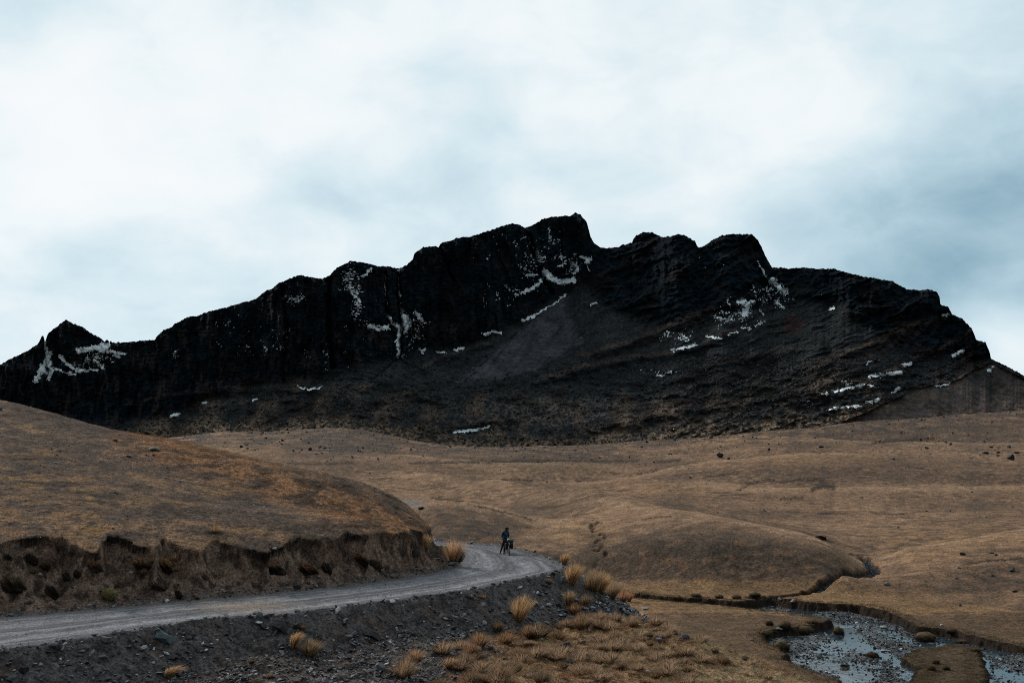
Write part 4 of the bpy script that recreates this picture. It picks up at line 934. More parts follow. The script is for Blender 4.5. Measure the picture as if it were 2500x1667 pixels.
n = len(P_); stones('gravel', P_, powsize(r, n, .10, .28, 2.5), pick(r, n, [(.04, .05, .06), (.10, .115, .13), (.02, .022, .026)]), 'grey stones in the narrow brook', flat=.5, seed=46)
P_, _ = sample(T['slope'] & (xi < 1250), rubb*(30+60*sstep(-.1, .4, s2)), 371, 16000); n = len(P_)
stones('gravel', P_, powsize(r, n, .06, .26, 2.5), pick(r, n, greys, [.22, .22, .18, .17, .08, .06, .07]), 'broken grey slate strewn at the foot of the embankment', flat=.45, seed=471)
P_, _ = sample(T['slope'], .35, 37, 500); n = len(P_)
stones('gravel', P_, powsize(r, n, .08, .32, 2.6), pick(r, n, greys, [.1, .2, .1, .25, .1, .05, .2]), 'scattered pale stones in the golden grass slope', flat=.5, seed=47)
P_, _ = sample(T['hill'], .06, 38, 300); n = len(P_)
stones('gravel', P_, powsize(r, n, .10, .35, 2.6), pick(r, n, greys, [.1, .2, .1, .25, .1, .05, .2]), 'scattered small stones on the left hillside', flat=.5, seed=48)
far_m = (cat == 0) & (GY > 125) & (GY < 900)
P_, _ = sample(far_m, .0015+.012*mor+.02*sstep(.2, .5, T['pits']), 39, 7000); n = len(P_)
stones('gravel', P_, powsize(r, n, .25, 1.5, 2.8)*np.clip(P_[:, 1]/300, .45, 1.6), pick(r, n, [(.03, .032, .035), (.05, .05, .05), (.09, .09, .088), (.02, .02, .02)], [.4, .3, .1, .2]), 'scattered dark stones on the valley grass', flat=.75, seed=49)
# boulders strewn on the lower mountain
mm_ = (MY > 870) & (MY < by_[None, :]-20) & (steepw < .6) & ~cone & ~cone3
wgt = np.where(mm_, .15+sstep(-.1, .4, f2)+.6*np.exp(-((MX-1870)/240)**2-((MY-900)/80)**2), 0)
wgt = np.maximum(wgt, 0); wgt[:, :] *= (MX > -20) & (MX < 2520)
k_ = np.random.default_rng(5).choice(wgt.size, 15000, p=(wgt/wgt.sum()).ravel()); n = 15000
stones('gravel', MV[:MX.size][k_], powsize(r, n, .8, 3.6, 3.2), pick(r, n, [(.014, .018, .020), (.022, .024, .025), (.040, .040, .038), (.065, .06, .055)], [.42, .3, .2, .08]), 'dark boulder fields below the cliffs', flat=.75, seed=50)

def blades(P, N, nb, h, spread, lean, cols, seed, segs=2, wid=.006, curl=.35, wob=.25, azs=None):
    """P (n,3) roots; nb blades each; returns V,F,col of tapered bent ribbons"""
    r = np.random.default_rng(seed); n = len(P); m_ = n*nb
    R = np.repeat(P, nb, 0); H = np.repeat(h, nb)*r.uniform(.55, 1.1, m_); Sp = np.repeat(spread, nb)
    az = r.uniform(0, 2*math.pi, m_) if azs is None else np.repeat(azs, nb)+r.normal(size=m_)*.7
    rad = np.sqrt(r.uniform(0, 1, m_)); tilt = rad*lean*r.uniform(.7, 1.15, m_)
    base = R+np.stack([np.cos(az)*rad*Sp*.5, np.sin(az)*rad*Sp*.5, -.03*np.ones(m_)], -1)
    dirx = np.cos(az)*np.sin(tilt)+(.12 if azs is None else 0)*wob; diry = np.sin(az)*np.sin(tilt)-.05*wob; dirz = np.cos(tilt)
    side = np.stack([-np.sin(az+r.normal(size=m_)*.8), np.cos(az+r.normal(size=m_)*.8), np.zeros(m_)], -1)
    W_ = np.repeat(wid if np.ndim(wid) else np.full(n, wid), nb)*r.uniform(.7, 1.3, m_)
    rows = []
    for q in range(segs+1):
        f = q/segs
        c = base+np.stack([dirx*H*f+np.cos(az)*curl*H*f*f*np.sin(tilt+.15), diry*H*f+np.sin(az)*curl*H*f*f*np.sin(tilt+.15), dirz*H*f-curl*.45*H*f*f*f*np.sin(tilt+.15)], -1)
        ww = (W_*(1-.85*f))[:, None]
        rows += [c-side*ww, c+side*ww]
    V = np.stack(rows, 1); k = 2*(segs+1)
    F = np.concatenate([(np.arange(m_)*k)[:, None]+np.array([2*q, 2*q+1, 2*q+3, 2*q+2])[None] for q in range(segs)])
    cc = np.repeat(cols, nb, 0)*r.uniform(.65, 1.3, (m_, 1))
    cc = np.repeat(cc[:, None], k, 1)
    ff = np.repeat(np.arange(segs+1)/segs, 2)
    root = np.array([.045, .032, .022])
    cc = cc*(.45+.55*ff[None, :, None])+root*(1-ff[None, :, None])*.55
    return V.reshape(-1, 3), F, cc.reshape(-1, 3)
def grass(name, P, h, cols, nb, lab, seed, spread=.1, lean=.9, wid=.008, segs=2):
    n = len(P); V_, F_, c_ = blades(P, None, nb, h, np.full(n, spread) if np.ndim(spread) == 0 else spread, lean, cols, seed, segs, wid)
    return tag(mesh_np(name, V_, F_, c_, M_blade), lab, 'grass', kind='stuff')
r = np.random.default_rng(22)
CH = [(.15, .098, .050), (.19, .115, .055), (.10, .072, .045), (.065, .05, .036)]
# left hill: short cropped tufts, longer rusty grass along the spur crest
P_, (i_, j_) = sample(T['hill'] & (GY < 106), 10+12*sstep(-.1, .3, h2), 61, 46000); n = len(P_)
bc = col[i_, j_]; colr = np.clip(bc*r.uniform(.8, 1.7, (n, 1)), .02, .3)
grass('grass', P_, r.uniform(.05, .13, n), colr, 5, 'short dry grass covering the left hillside', 71, .14, 1.1, .010)
P_, (i_, j_) = sample(T['hill'], 26*np.clip(rb, 0, 1), 62, 26000); n = len(P_)
grass('grass', P_, r.uniform(.10, .24, n), pick(r, n, [(.27, .125, .050), (.22, .10, .038), (.27, .16, .07)]), 6, 'rust-coloured grass along the crest of the left hill', 72, .16, .9, .010)
# near slope: golden matted grass and low mounds
P_, (i_, j_) = sample(T['slope'], (26+30*sstep(-.1, .3, s2))*(1-.93*rubb), 63, 60000); n = len(P_)
bc = col[i_, j_]; colr = np.clip(bc*r.uniform(1.1, 2.3, (n, 1))*np.array([1.22, 1, .86]), .02, .36)
grass('grass', P_, r.uniform(.08, .27, n), colr, 7, 'dry golden grass on the slope below the embankment', 73, .14, 1.0, .010)
# fringe along the stream banks
P_, (i_, j_) = sample((T['dr'] > .05) & (T['dr'] < 1.3) & (cat == 0) & (GY < 135), 22, 64, 20000); n = len(P_)
grass('grass', P_, r.uniform(.12, .30, n), pick(r, n, [(.17, .11, .055), (.11, .078, .042), (.07, .052, .032)]), 6, 'shaggy brown grass hanging over the stream banks', 74, .2, 1.2, .014)
P_, (i_, j_) = sample((cat == 0) & (GY < 150) & (T['dc'] > 2.2), 3.2, 65, 34000); n = len(P_)
colr = np.clip(col[i_, j_]*r.uniform(.8, 1.6, (n, 1)), .02, .3)
grass('grass', P_, r.uniform(.07, .18, n), colr, 5, 'short straw grass on the river flats and knoll', 75, .28, 1.2, .018)
P_, (i_, j_) = sample(T['hill'] & (T['below'] > -9) & (T['di'] < 8), 40, 66, 9000); n = len(P_)
grass('grass', P_, r.uniform(.08, .2, n), pick(r, n, [(.05, .037, .025), (.09, .06, .035), (.03, .023, .018)]), 6, 'matted dark turf roots along the torn lip of the cut', 76, .16, 1.5, .010)

# ------------------------------------------------------------------ tussocks, one by one
def ppm(P): return FPX/P[1]     # photo pixels per metre there
def tussock(x, y, h, w, label, tone=(.36, .22, .095), lean=(.12, 0), flat=0., nb=None, seed=0, group=None, name='grass_tussock', cat_='tussock', dense=1.0, deadcol=(.10, .075, .05)):
    P = land(x, y); s_ = ppm(P); H = h/s_*1.08; Wd = w/s_
    r = np.random.default_rng(1000+seed); n = int((nb or 420)*dense*1.5)
    lo = (Wd*.5)/H*1.15
    base = np.zeros((n, 3)); rad = np.sqrt(r.uniform(0, 1, n)); az = r.uniform(0, 2*math.pi, n)
    tilt = rad**1.3*min(1.0, math.atan(lo*.95)+.05)
    L = H*r.uniform(.72, 1.08, n)*(1-.12*rad)
    br = Wd*.20*rad
    side = az+math.pi/2+r.normal(size=n)*.6
    W_ = r.uniform(.006, .012, n)
    segs = 4; rows = []; g_ = r.normal(size=(n, 2))*.06
    for q in range(segs+1):
        f = q/segs
        sx_ = np.cos(az)*np.sin(tilt)+lean[0]*.5*(.6+.8*f)+g_[:, 0]; sy_ = np.sin(az)*np.sin(tilt)+lean[1]*(1+.8*f)+g_[:, 1]
        droop = .25*f*f*np.sin(tilt)+flat*f
        c = np.stack([np.cos(az)*br+sx_*L*f*(1+.25*f), np.sin(az)*br+sy_*L*f*(1+.25*f), np.maximum(np.cos(tilt)*L*f-droop*L*f*.9, -.02)], -1)
        ww = (W_*(1-.8*f**1.5))[:, None]; sd2 = np.stack([np.cos(side), np.sin(side), 0*side], -1)
        rows += [c-sd2*ww, c+sd2*ww]
    k = 2*(segs+1); V_ = np.stack(rows, 1)
    F_ = np.concatenate([(np.arange(n)*k)[:, None]+np.array([2*q, 2*q+1, 2*q+3, 2*q+2])[None] for q in range(segs)])
    tone = np.array(tone); tone = tone*.82+tone.mean()*.18
    t3 = tone*1.85*r.uniform(.6, 1.2, (n, 1)); dead = r.uniform(0, 1, n) < .22
    t3[dead] = np.array(deadcol)*r.uniform(.7, 1.2, (dead.sum(), 1))
    ff = np.repeat(np.arange(segs+1)/segs, 2)[None, :, None]
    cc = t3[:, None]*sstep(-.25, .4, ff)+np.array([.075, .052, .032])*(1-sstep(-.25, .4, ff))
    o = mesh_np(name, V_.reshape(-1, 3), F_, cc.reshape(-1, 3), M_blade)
    o.location = P+np.array([0, 0, -.03])
    return tag(o, label, cat_, group)
GOLD = (.40, .235, .095); TAN = (.27, .175, .088); BRN = (.17, .115, .062); RUS = (.33, .165, .07)
gT = 'tall golden tussocks'; gM = 'low brown tussocks on the slope'
for a in [
    (1041, 1346, 36, 22, 'small upright golden tussock at the foot of the hill nose, left of the bend', GOLD, (-.05, 0)),
    (1108, 1370, 54, 46, 'big round golden tussock on the inside of the road bend', (.38, .215, .095), (.05, 0)),
    (1376, 1378, 28, 20, 'small golden tussock at the outer edge of the bend, leaning right', GOLD, (.22, 0)),
    (1396, 1428, 52, 36, 'tall golden tussock at the top of the embankment, right of the road edge', GOLD, (.25, 0)),
    (1444, 1441, 54, 46, 'widest golden tussock on the embankment crest, second from the road', TAN, (.20, 0)),
    (1466, 1448, 50, 34, 'shaggy golden tussock right beside the widest one on the embankment crest', GOLD, (.28, 0)),
    (1492, 1462, 46, 40, 'ragged brown-based tussock at the lower end of the crest row', TAN, (.25, 0)),
    (1519, 1470, 30, 30, 'low orange tussock at the end of the crest row above the stream', RUS, (.15, 0)),
    (1536, 1468, 24, 18, 'thin rusty tussock nearest the stream bank on the crest', RUS, (.1, 0)),
    (1268, 1516, 62, 44, 'large lone golden tussock standing in the embankment rubble', GOLD, (.22, 0)),
    (1388, 1480, 36, 24, 'narrow tan tussock on the right of the embankment below the crest', TAN, (.1, 0)),
    (1428, 1483, 32, 24, 'brownish tussock on the lower embankment next to a pale stone', BRN, (.1, 0)),
    (1402, 1500, 28, 30, 'small rusty tussock where embankment rubble meets golden grass', RUS, (.1, 0))]:
    tussock(a[0], a[1], a[2], a[3], a[4], a[5], a[6], seed=int(a[0]), group=gT)
tussock(1181, 1463, 22, 18, 'little rusty wisp of grass blown left on the embankment face', RUS, (-.55, 0), .5, 120, 3)
tussock(1343, 1424, 18, 12, 'small reddish wisp of grass just below the outer road edge', (.20, .10, .05), (-.3, 0), .2, 110, 4)
tussock(716, 1584, 46, 22, 'windblown golden tuft leaning right beside the round brown tussock', GOLD, (.42, -.1), .1, 260, 5)
tussock(757, 1600, 42, 50, 'round brown tussock on the embankment rubble below the dark slab', (.23, .155, .08), (.05, 0), .05, 460, 6)
tussock(412, 1652, 42, 34, 'golden tuft blown flat to the right at the bottom left of the rubble', (.42, .26, .12), (.75, -.1), .35, 360, 7)
tussock(620, 1666, 16, 40, 'flattened grey-green grass clump at the bottom edge of the rubble', (.13, .115, .07), (.5, 0), .5, 260, 8)
tussock(658, 1655, 16, 22, 'small orange-brown grass clump at the bottom edge of the rubble', (.19, .12, .06), (.1, 0), .2, 160, 9)
tussock(612, 1617, 14, 16, 'tiny brown grass tuft alone in the middle of the rubble', (.12, .08, .05), (.1, 0), .2, 110, 10)
tussock(738, 1538, 14, 16, 'tiny rusty tuft beside the dark slab below the road', (.16, .09, .05), (.1, 0), .2, 110, 11)
for a in [
    (986, 1652, 48, 62, 'large domed brown tussock at the left end of the lower grass', (.22, .15, .082)),
    (1013, 1616, 34, 40, 'golden-brown tussock just behind the large domed one', (.27, .17, .085)),
    (1134, 1634, 44, 42, 'dense grey-brown tussock beside a small pale stone in the lower grass', (.185, .13, .075)),
    (1096, 1634, 26, 30, 'small tan tussock left of the dense grey-brown one', TAN),
    (1222, 1664, 44, 60, 'broad grey-brown tussock at the bottom edge under the lone golden one', (.185, .13, .075)),
    (1152, 1668, 36, 50, 'dull brown tussock at the bottom edge right of the broad rubble tongue', (.16, .11, .065)),
    (1075, 1676, 24, 60, 'dark brown tussock cut off by the bottom edge of the picture', (.14, .098, .06)),
    (1322, 1668, 34, 44, 'dark grey-brown tussock at the bottom edge below the dark boulder', (.13, .095, .06)),
    (1257, 1640, 30, 34, 'pale brown tussock just above the broad bottom-edge one', (.20, .135, .075)),
    (1170, 1580, 36, 46, 'rusty tussock at the upper left of the lower grass', (.24, .145, .07)),
    (1235, 1570, 30, 44, 'rounded orange-brown tussock below the lone golden one', (.235, .14, .068)),
    (1216, 1539, 22, 22, 'little brown tuft at the edge of rubble left of the lone golden tussock', (.17, .115, .06)),
    (1290, 1556, 30, 36, 'brown tussock below and right of the lone golden one', (.20, .125, .065)),
    (1325, 1550, 26, 34, 'dark-rooted brown tussock in the middle of the upper lower-grass', (.165, .11, .06)),
    (1420, 1533, 40, 50, 'big shaggy brown tussock under the embankment rubble end', (.20, .13, .068)),
    (1365, 1560, 24, 34, 'soft tan tussock above the dark boulder', (.22, .145, .075)),
    (1265, 1604, 26, 40, 'low brown tussock in the middle of the lower grass', (.20, .13, .07)),
    (1330, 1600, 24, 40, 'low tan tussock left below the dark boulder', (.205, .14, .076)),
    (1150, 1600, 30, 36, 'russet tussock above the dense grey-brown one', (.22, .125, .06)),
    (1500, 1560, 26, 40, 'broad faded tussock on the slope right of the dark boulder', (.23, .155, .085)),
    (1475, 1530, 24, 34, 'faded tussock below the crest row on the slope', (.22, .15, .08)),
    (1545, 1530, 20, 30, 'low tussock on the rounded shoulder of the slope', (.24, .165, .09)),
    (1585, 1556, 16, 18, 'small dark tuft left of the purple-grey rock on the shoulder', (.13, .09, .055)),
    (1745, 1592, 14, 16, 'small round brown tuft on the shoulder facing the stream', (.15, .10, .058)),
    (1765, 1618, 22, 34, 'dark brown tussock on the lower right shoulder', (.16, .105, .058)),
    (1820, 1610, 12, 16, 'tiny grey tuft near the stream edge of the slope', (.12, .095, .065)),
    (1585, 1580, 16, 14, 'tiny upright dark tuft on the slope below the purple-grey rock', (.13, .085, .05)),
    (1440, 1590, 16, 24, 'small brown tuft right of the dark boulder', (.15, .10, .055)),
    (1600, 1655, 20, 30, 'brown tussock low on the slope above the bottom edge', (.17, .115, .062)),
    (1430, 1650, 22, 36, 'reddish tussock low on the slope near the bottom edge', (.20, .115, .058)),
    (1510, 1630, 18, 30, 'dull tussock in the lower middle of the slope', (.17, .115, .065)),
    (1680, 1640, 18, 30, 'tan tussock low on the slope between stones', (.21, .14, .078)),
    (1375, 1633, 18, 24, 'dark tussock beside the low dark rock in the grass', (.12, .085, .055))]:
    tussock(a[0], a[1], a[2]*1.1, a[3]*1.15, a[4], (a[5][0]*1.12, a[5][1], a[5][2]*.95), (.07, 0), .12, 380, seed=int(a[0]*7+a[1]), group=gM)
# unremarkable mounds between them
r = np.random.default_rng(77)
P_, (i_, j_) = sample(T['slope'], 2.0*sstep(2000, 1500, xi)*sstep(1000, 1150, xi), 78, 380)
P_ = P_[P_[:, 1] < 63][:120]
mproto = None
for kk, p in enumerate(P_):
    x, y = proj(*p)
    if mproto is None:
        mproto = tussock(float(x), float(y), 24, 40, 'low dull-brown grass mound among many on the golden slope', (.27, .172, .098), (.05, 0), .15, 230, 900, group='low grass mounds on the slope', name='grass_mound', cat_='grass mound')
        base_ = float(p[1])
    else:
        c_ = mproto.copy(); S.collection.objects.link(c_); c_.location = (p[0], p[1], p[2]-.03); k_ = r.uniform(.45, 1.6); c_.scale = (k_*r.uniform(.9, 1.2), k_, k_*r.uniform(.7, 1.1)); c_.rotation_euler = (0, 0, r.uniform(0, 6))
# grassy clumps rooted in the cut bank, and turf hanging down it
def lumpy(name, x, y, w, h, label, colr, mat=None, seed=0, squash=(1, 1, 1), sharp=.0, group=None, cat_='rock', lift=0., amp=.22, lv=3, freq=1.6, facets=0, tilt=(0, 0), yaw=None, topcol=None):
    P = land(x, y); s_ = ppm(P); r = np.random.default_rng(seed+500)
    v = (IV3 if lv == 3 else IV2 if lv == 2 else IV1).copy(); f = IF3 if lv == 3 else IF2 if lv == 2 else IF1
    if facets:
        for _ in range(facets):
            nrm_ = r.normal(size=3); nrm_ /= np.linalg.norm(nrm_); d_ = r.uniform(.45, .8)
            t_ = v@nrm_-d_; v = v-np.clip(t_, 0, 9)[:, None]*nrm_
    k_ = v*freq+seed*3.7
    v = v*(1+amp*(fbm(k_[:, 0]+k_[:, 2], k_[:, 1]-k_[:, 2]*.6, seed, 4))[:, None]+.04*perlin(k_[:, 0]*5, k_[:, 1]*5+k_[:, 2]*4, seed+3)[:, None])
    W2 = w/s_*.5; H2 = h/s_*.5
    v = v*np.array([W2, W2*.75, H2])*np.array(squash)/np.array([np.abs(v[:, 0]).max(), np.abs(v[:, 1]).max(), np.abs(v[:, 2]).max()])
    v[:, 2] += v[:, 0]*tilt[0]+v[:, 1]*tilt[1]
    a = r.uniform(-.5, .5) if yaw is None else yaw
    v[:, :2] = v[:, :2]@np.array([[math.cos(a), math.sin(a)], [-math.sin(a), math.cos(a)]])
    cc = np.array(colr)*(1+.35*fbm(v[:, 0]*6+seed, v[:, 2]*6, seed+5, 3))[:, None]
    if topcol is not None:
        tt_ = sstep(.0, .7, v[:, 2]/max(H2, 1e-3)+.4*fbm(v[:, 0]*5, v[:, 1]*5, seed+8, 2)); cc = cc*(1-tt_[:, None])+np.array(topcol)*tt_[:, None]
    o = mesh_np(name, v, f, cc, mat or M_stone, smooth=(facets == 0))
    o.location = P+np.array([0, W2*.3, H2*(.72+lift)])
    return tag(o, label, cat_, group)
gS = 'slumped sods on the cut bank'
DK = (.020, .016, .013)
for k_, a in enumerate([
    (74, 1378, 40, 30, 'dark slumped sod high on the cut bank at the far left'), (108, 1392, 26, 24, 'small olive-topped sod right of the far-left one on the cut bank'),
    (225, 1392, 54, 32, 'long dark sod with a rusty tip under the overhanging turf'), (189, 1412, 26, 24, 'ragged dark sod left of a pair low on the bank'),
    (162, 1418, 28, 26, 'dark sod resting beside the ragged one low on the bank'), (346, 1398, 56, 40, 'big black sod with orange grass on its lower tip'),
    (412, 1398, 62, 44, 'big dark sod crowned by an orange tuft in the middle of the bank'), (127, 1460, 40, 34, 'black sod low on the bank near the road'),
    (28, 1452, 64, 50, 'large dark grassy sod at the left edge of the picture'), (436, 1462, 24, 28, 'black upright sod at the roadside below the bank'),
    (663, 1398, 66, 36, 'long rusty-topped sod on the right part of the bank'), (752, 1404, 54, 36, 'red-brown shaggy sod right of the long rusty one'),
    (797, 1398, 34, 30, 'dark sod against the red-brown shaggy one'), (882, 1378, 44, 30, 'dark sod with an orange cap towards the hill nose'),
    (915, 1390, 40, 26, 'low brown sod below the orange-capped one'), (380, 1437, 50, 18, 'flat brown sod lying at mid bank'), (500, 1418, 26, 14, 'small flat sod alone on bare earth'), (20, 1370, 24, 16, 'small dark sod just under the turf at the left edge')]):
    top_ = {4: None, 2: (.16, .09, .045), 1: (.07, .06, .03), 5: (.17, .10, .05), 6: (.20, .12, .06), 8: (.08, .058, .035), 10: (.14, .085, .05), 11: (.15, .075, .04), 13: (.18, .10, .05)}.get(k_)
    o = lumpy('sod', a[0], a[1], a[2], a[3], a[4], DK if k_ not in (14, 15, 16) else (.045, .033, .025), M_sod, 20+k_, amp=1.15, freq=1.7, tilt=(-.45, 0), group=gS, cat_='sod', topcol=top_, lift=-.15)
    if k_ in (0, 1, 2, 5, 6, 8, 10, 11, 13, 14):
        # fringe of grass growing on the sod is part of it
        r = np.random.default_rng(300+k_); n = 60; vv = np.array([v.co[:] for v in o.data.vertices]); up_ = vv[vv[:, 2] > np.percentile(vv[:, 2], 45)]
        q_ = up_[r.integers(0, len(up_), n)]
        cols_ = np.array(top_ or (.06, .045, .03))*r.uniform(.8, 1.5, (n, 1))
        V_, F_, c_ = blades(q_, None, 7, r.uniform(.10, .22, n), np.full(n, .1), 1.2, cols_, 400+k_, 2, .009)
        mesh_np('grass_fringe', V_, F_, c_, M_blade, parent=o)
for a in [(371, 1372, 14, 14, 'tiny orange tuft above the big black sod', (.22, .12, .06)), (428, 1371, 24, 26, 'round orange tuft on top of the big dark sod', (.25, .14, .07)), (350, 1402, 18, 24, 'orange tuft at the foot of the big black sod', (.22, .13, .065)), (525, 1298, 20, 44, 'orange-brown tuft on the turf above the torn lip', (.23, .13, .06)),
          (280, 1077, 14, 18, 'lone rusty tuft high on the left hill', (.24, .13, .06)), (240, 1382, 14, 20, 'short orange tuft at the tip of the long dark sod', (.17, .10, .05)), (430, 1396, 18, 30, 'brown tuft hanging below the orange-topped sod', (.15, .10, .055)), (80, 1400, 16, 20, 'brown tuft on the bank under the far-left sod', (.11, .08, .045))]:
    tussock(a[0], a[1], a[2], a[3], a[4], a[5], (.05, 0), .15, 170, seed=int(a[0]*3+a[1]), group='small tufts on hill and cut bank')
o = lumpy('cushion_plant', 264, 1468, 38, 38, 'pale yellow-green cushion plant at the foot of the cut bank', (.13, .115, .045), M_sod, 3, amp=.35, freq=2.0, cat_='cushion plant', topcol=(.17, .145, .065), lift=-.1)
# ------------------------------------------------------------------ single rocks
def rock(x, y, w, h, label, c=(.06, .062, .07), fac=9, seed=None, group=None, amp=.12, tilt=(0, 0), yaw=None, lift=-.2, cat_='rock', name='rock'):
    return lumpy(name, x, y, w, h, label, c, M_stone, seed if seed is not None else int(x*13+y*7) % 997, facets=fac, group=group, amp=amp, lv=2, tilt=tilt, yaw=yaw, lift=lift, cat_=cat_, freq=.9)
gR = 'rocks on the embankment'; gV = 'boulders in the valley'; gG = 'rocks in the golden grass'
rock(623, 1500, 18, 9, 'tan stone lying on the gravel road surface', (.16, .13, .10), group='stones on the road')
rock(661, 1501, 19, 6, 'flat grey slab on the road, right of the tan stone', (.14, .135, .13), 12, group='stones on the road')
rock(684, 1542, 50, 36, 'big dark slab leaning just under the road edge', (.026, .024, .026), 14, group=gR, tilt=(-.55, 0), yaw=0)
rock(722, 1536, 22, 22, 'dark knobbly rock between the leaning slab and the tuft', (.032, .028, .027), group=gR)
rock(906, 1558, 46, 28, 'dark slab lying across the middle of the embankment', (.036, .034, .037), 14, group=gR, tilt=(-.4, 0), yaw=0)
rock(727, 1438, 26, 17, 'blue-black block at the roadside below the cut bank', (.034, .038, .046), 14, group='rocks at the foot of the cut')
rock(129, 1584, 28, 19, 'smooth grey rock on the left shoulder of the road', (.105, .105, .115), 6, group=gR)
rock(257, 1570, 32, 20, 'pale-topped dark rock in the rubble right of the smooth one', (.075, .07, .072), 9, group=gR)
rock(202, 1592, 30, 24, 'angular brown-grey rock below the pale-topped one', (.085, .08, .08), 8, group=gR)
rock(398, 1570, 54, 30, 'blue-green slab half buried below the road', (.07, .10, .11), 10, group=gR, tilt=(-.35, 0), yaw=0)
rock(55, 1644, 26, 24, 'black rock at the lower left corner of the rubble', (.018, .019, .024), group=gR)
rock(926, 1636, 30, 28, 'square pale-topped block at the foot of the embankment', (.12, .13, .14), 14, seed=77, group=gR)
rock(247, 1610, 28, 14, 'thin flat grey stone below the angular one', (.11, .115, .125), 12, group=gR)
rock(850, 1560, 28, 16, 'flat pale stone right of the round brown tussock', (.13, .135, .14), 12, group=gR)
rock(28, 1503, 18, 9, 'blue-green stone at the left road verge', (.07, .12, .13), group='rocks at the foot of the cut')
rock(1010, 1362, 30, 22, 'dark boulder in the bank under the small hill-nose tussock', (.022, .02, .02), group='rocks at the foot of the cut')
for x, y, w, h, lb in [(1102, 1380, 24, 12, 'flat rock at the base of the big round tussock'), (1120, 1374, 16, 8, 'small rock right of the flat one under the big round tussock'), (1066, 1366, 18, 7, 'pale thin stone left of the big round tussock')]:
    rock(x, y, w, h, lb, (.08, .08, .085), group='rocks at the foot of the cut')
rock(1024, 1392, 14, 9, 'small tan-grey stone beside the road below the nose', (.11, .105, .10), group='rocks at the foot of the cut')
rock(957, 1408, 14, 10, 'little grey stone by the road, left of the tan-grey one', (.12, .12, .12), group='rocks at the foot of the cut')
rock(1258, 1432, 18, 9, 'pale slab tilted just under the road edge above the lone tussock', (.13, .13, .14), 12, group=gR, tilt=(-.4, 0), yaw=0)
rock(1151, 1462, 12, 15, 'pinkish pointed stone left of the rusty wisp', (.12, .085, .085), group=gR)
rock(1300, 1517, 24, 11, 'flat stone leaning against the right foot of the lone tussock', (.075, .08, .088), group=gR, tilt=(-.4, 0), yaw=0)
rock(1229, 1500, 12, 8, 'pale chip left of the lone tussock', (.2, .2, .21), group=gR)
rock(1376, 1503, 16, 9, 'grey stone near the narrow tan tussock', (.13, .135, .145), group=gR)
rock(1378, 1582, 30, 19, 'dark angular boulder in the golden grass', (.026, .026, .033), 9, group=gG)
rock(1576, 1488, 18, 10, 'white-topped rock on the skyline of the grass shoulder', (.22, .22, .22), group=gG)
rock(1672, 1562, 28, 20, 'grey boulder on the shoulder facing the stream', (.08, .082, .09), group=gG)
rock(1612, 1570, 26, 16, 'purple-grey rock left of the grey boulder on the shoulder', (.09, .085, .11), group=gG)
rock(1581, 1645, 18, 10, 'flat white stone low in the grass', (.34, .34, .35), group=gG)
rock(1836, 1564, 12, 8, 'small grey stone on the slope near the stream', (.12, .12, .12), group=gG)
rock(1393, 1618, 26, 12, 'low dark rock cluster in the grass below the boulder', (.045, .045, .052), group=gG)
rock(1321, 1563, 12, 8, 'whitish stone in the grass left of the dark boulder', (.25, .24, .23), group=gG)
rock(1153, 1585, 14, 14, 'rounded pinkish stone among the left tussocks', (.16, .13, .12), 3, group=gG)
rock(1167, 1594, 18, 18, 'rounded brown stone beside the pinkish one', (.12, .095, .085), 3, group=gG)
rock(1067, 1592, 26, 20, 'reddish-brown stone at the rubble edge of the grass', (.11, .065, .045), group=gG)
rock(1424, 1571, 18, 12, 'pale tan stone right of the dark boulder', (.16, .135, .12), group=gG)
rock(1422, 1486, 14, 9, 'pale stone wedged against the brownish tussock', (.19, .19, .19), group=gG)
rock(1173, 1625, 16, 10, 'white stone with a rusty side at the foot of the dense tussock', (.28, .25, .24), group=gG)
rock(1245, 1620, 16, 10, 'bluish grey stone in the lower grass', (.11, .115, .13), group=gG)
rock(377, 1101, 30, 15, 'lichen-green flat rock high on the left hill', (.085, .10, .088), 10, group='rocks on the left hill')
rock(373, 1113, 14, 6, 'small green slab just below the lichen-green rock', (.085, .10, .085), group='rocks on the left hill')
rock(313, 1115, 16, 6, 'pale flat stone left of the lichen-green rock', (.16, .165, .17), group='rocks on the left hill')
rock(1, 1002, 10, 16, 'blue-grey rock at the left edge of the hill', (.10, .11, .13), group='rocks on the left hill')
rock(457, 1250, 5, 6, 'tiny white stone in the middle of the left hill', (.4, .4, .4), group='rocks on the left hill')
for x, y, w, h, lb, c in [(539, 1134, 16, 6, 'pale slab on the rusty crest of the hill', (.22, .19, .17)), (776, 1185, 8, 5, 'white stone on the lower rusty crest', (.3, .3, .3)), (668, 1353, 12, 8, 'whitish stone just under the torn turf lip', (.2, .2, .2)), (40, 1340, 16, 14, 'grey stone set in the bank under the turf at the far left', (.10, .09, .085)), (98, 1406, 14, 8, 'white stone on the bank between two sods', (.26, .26, .26)), (319, 1400, 12, 9, 'white stone left of the big black sod', (.27, .27, .27))]:
    rock(x, y, w, h, lb, c, group='rocks on the left hill')
BK = (.022, .024, .028)
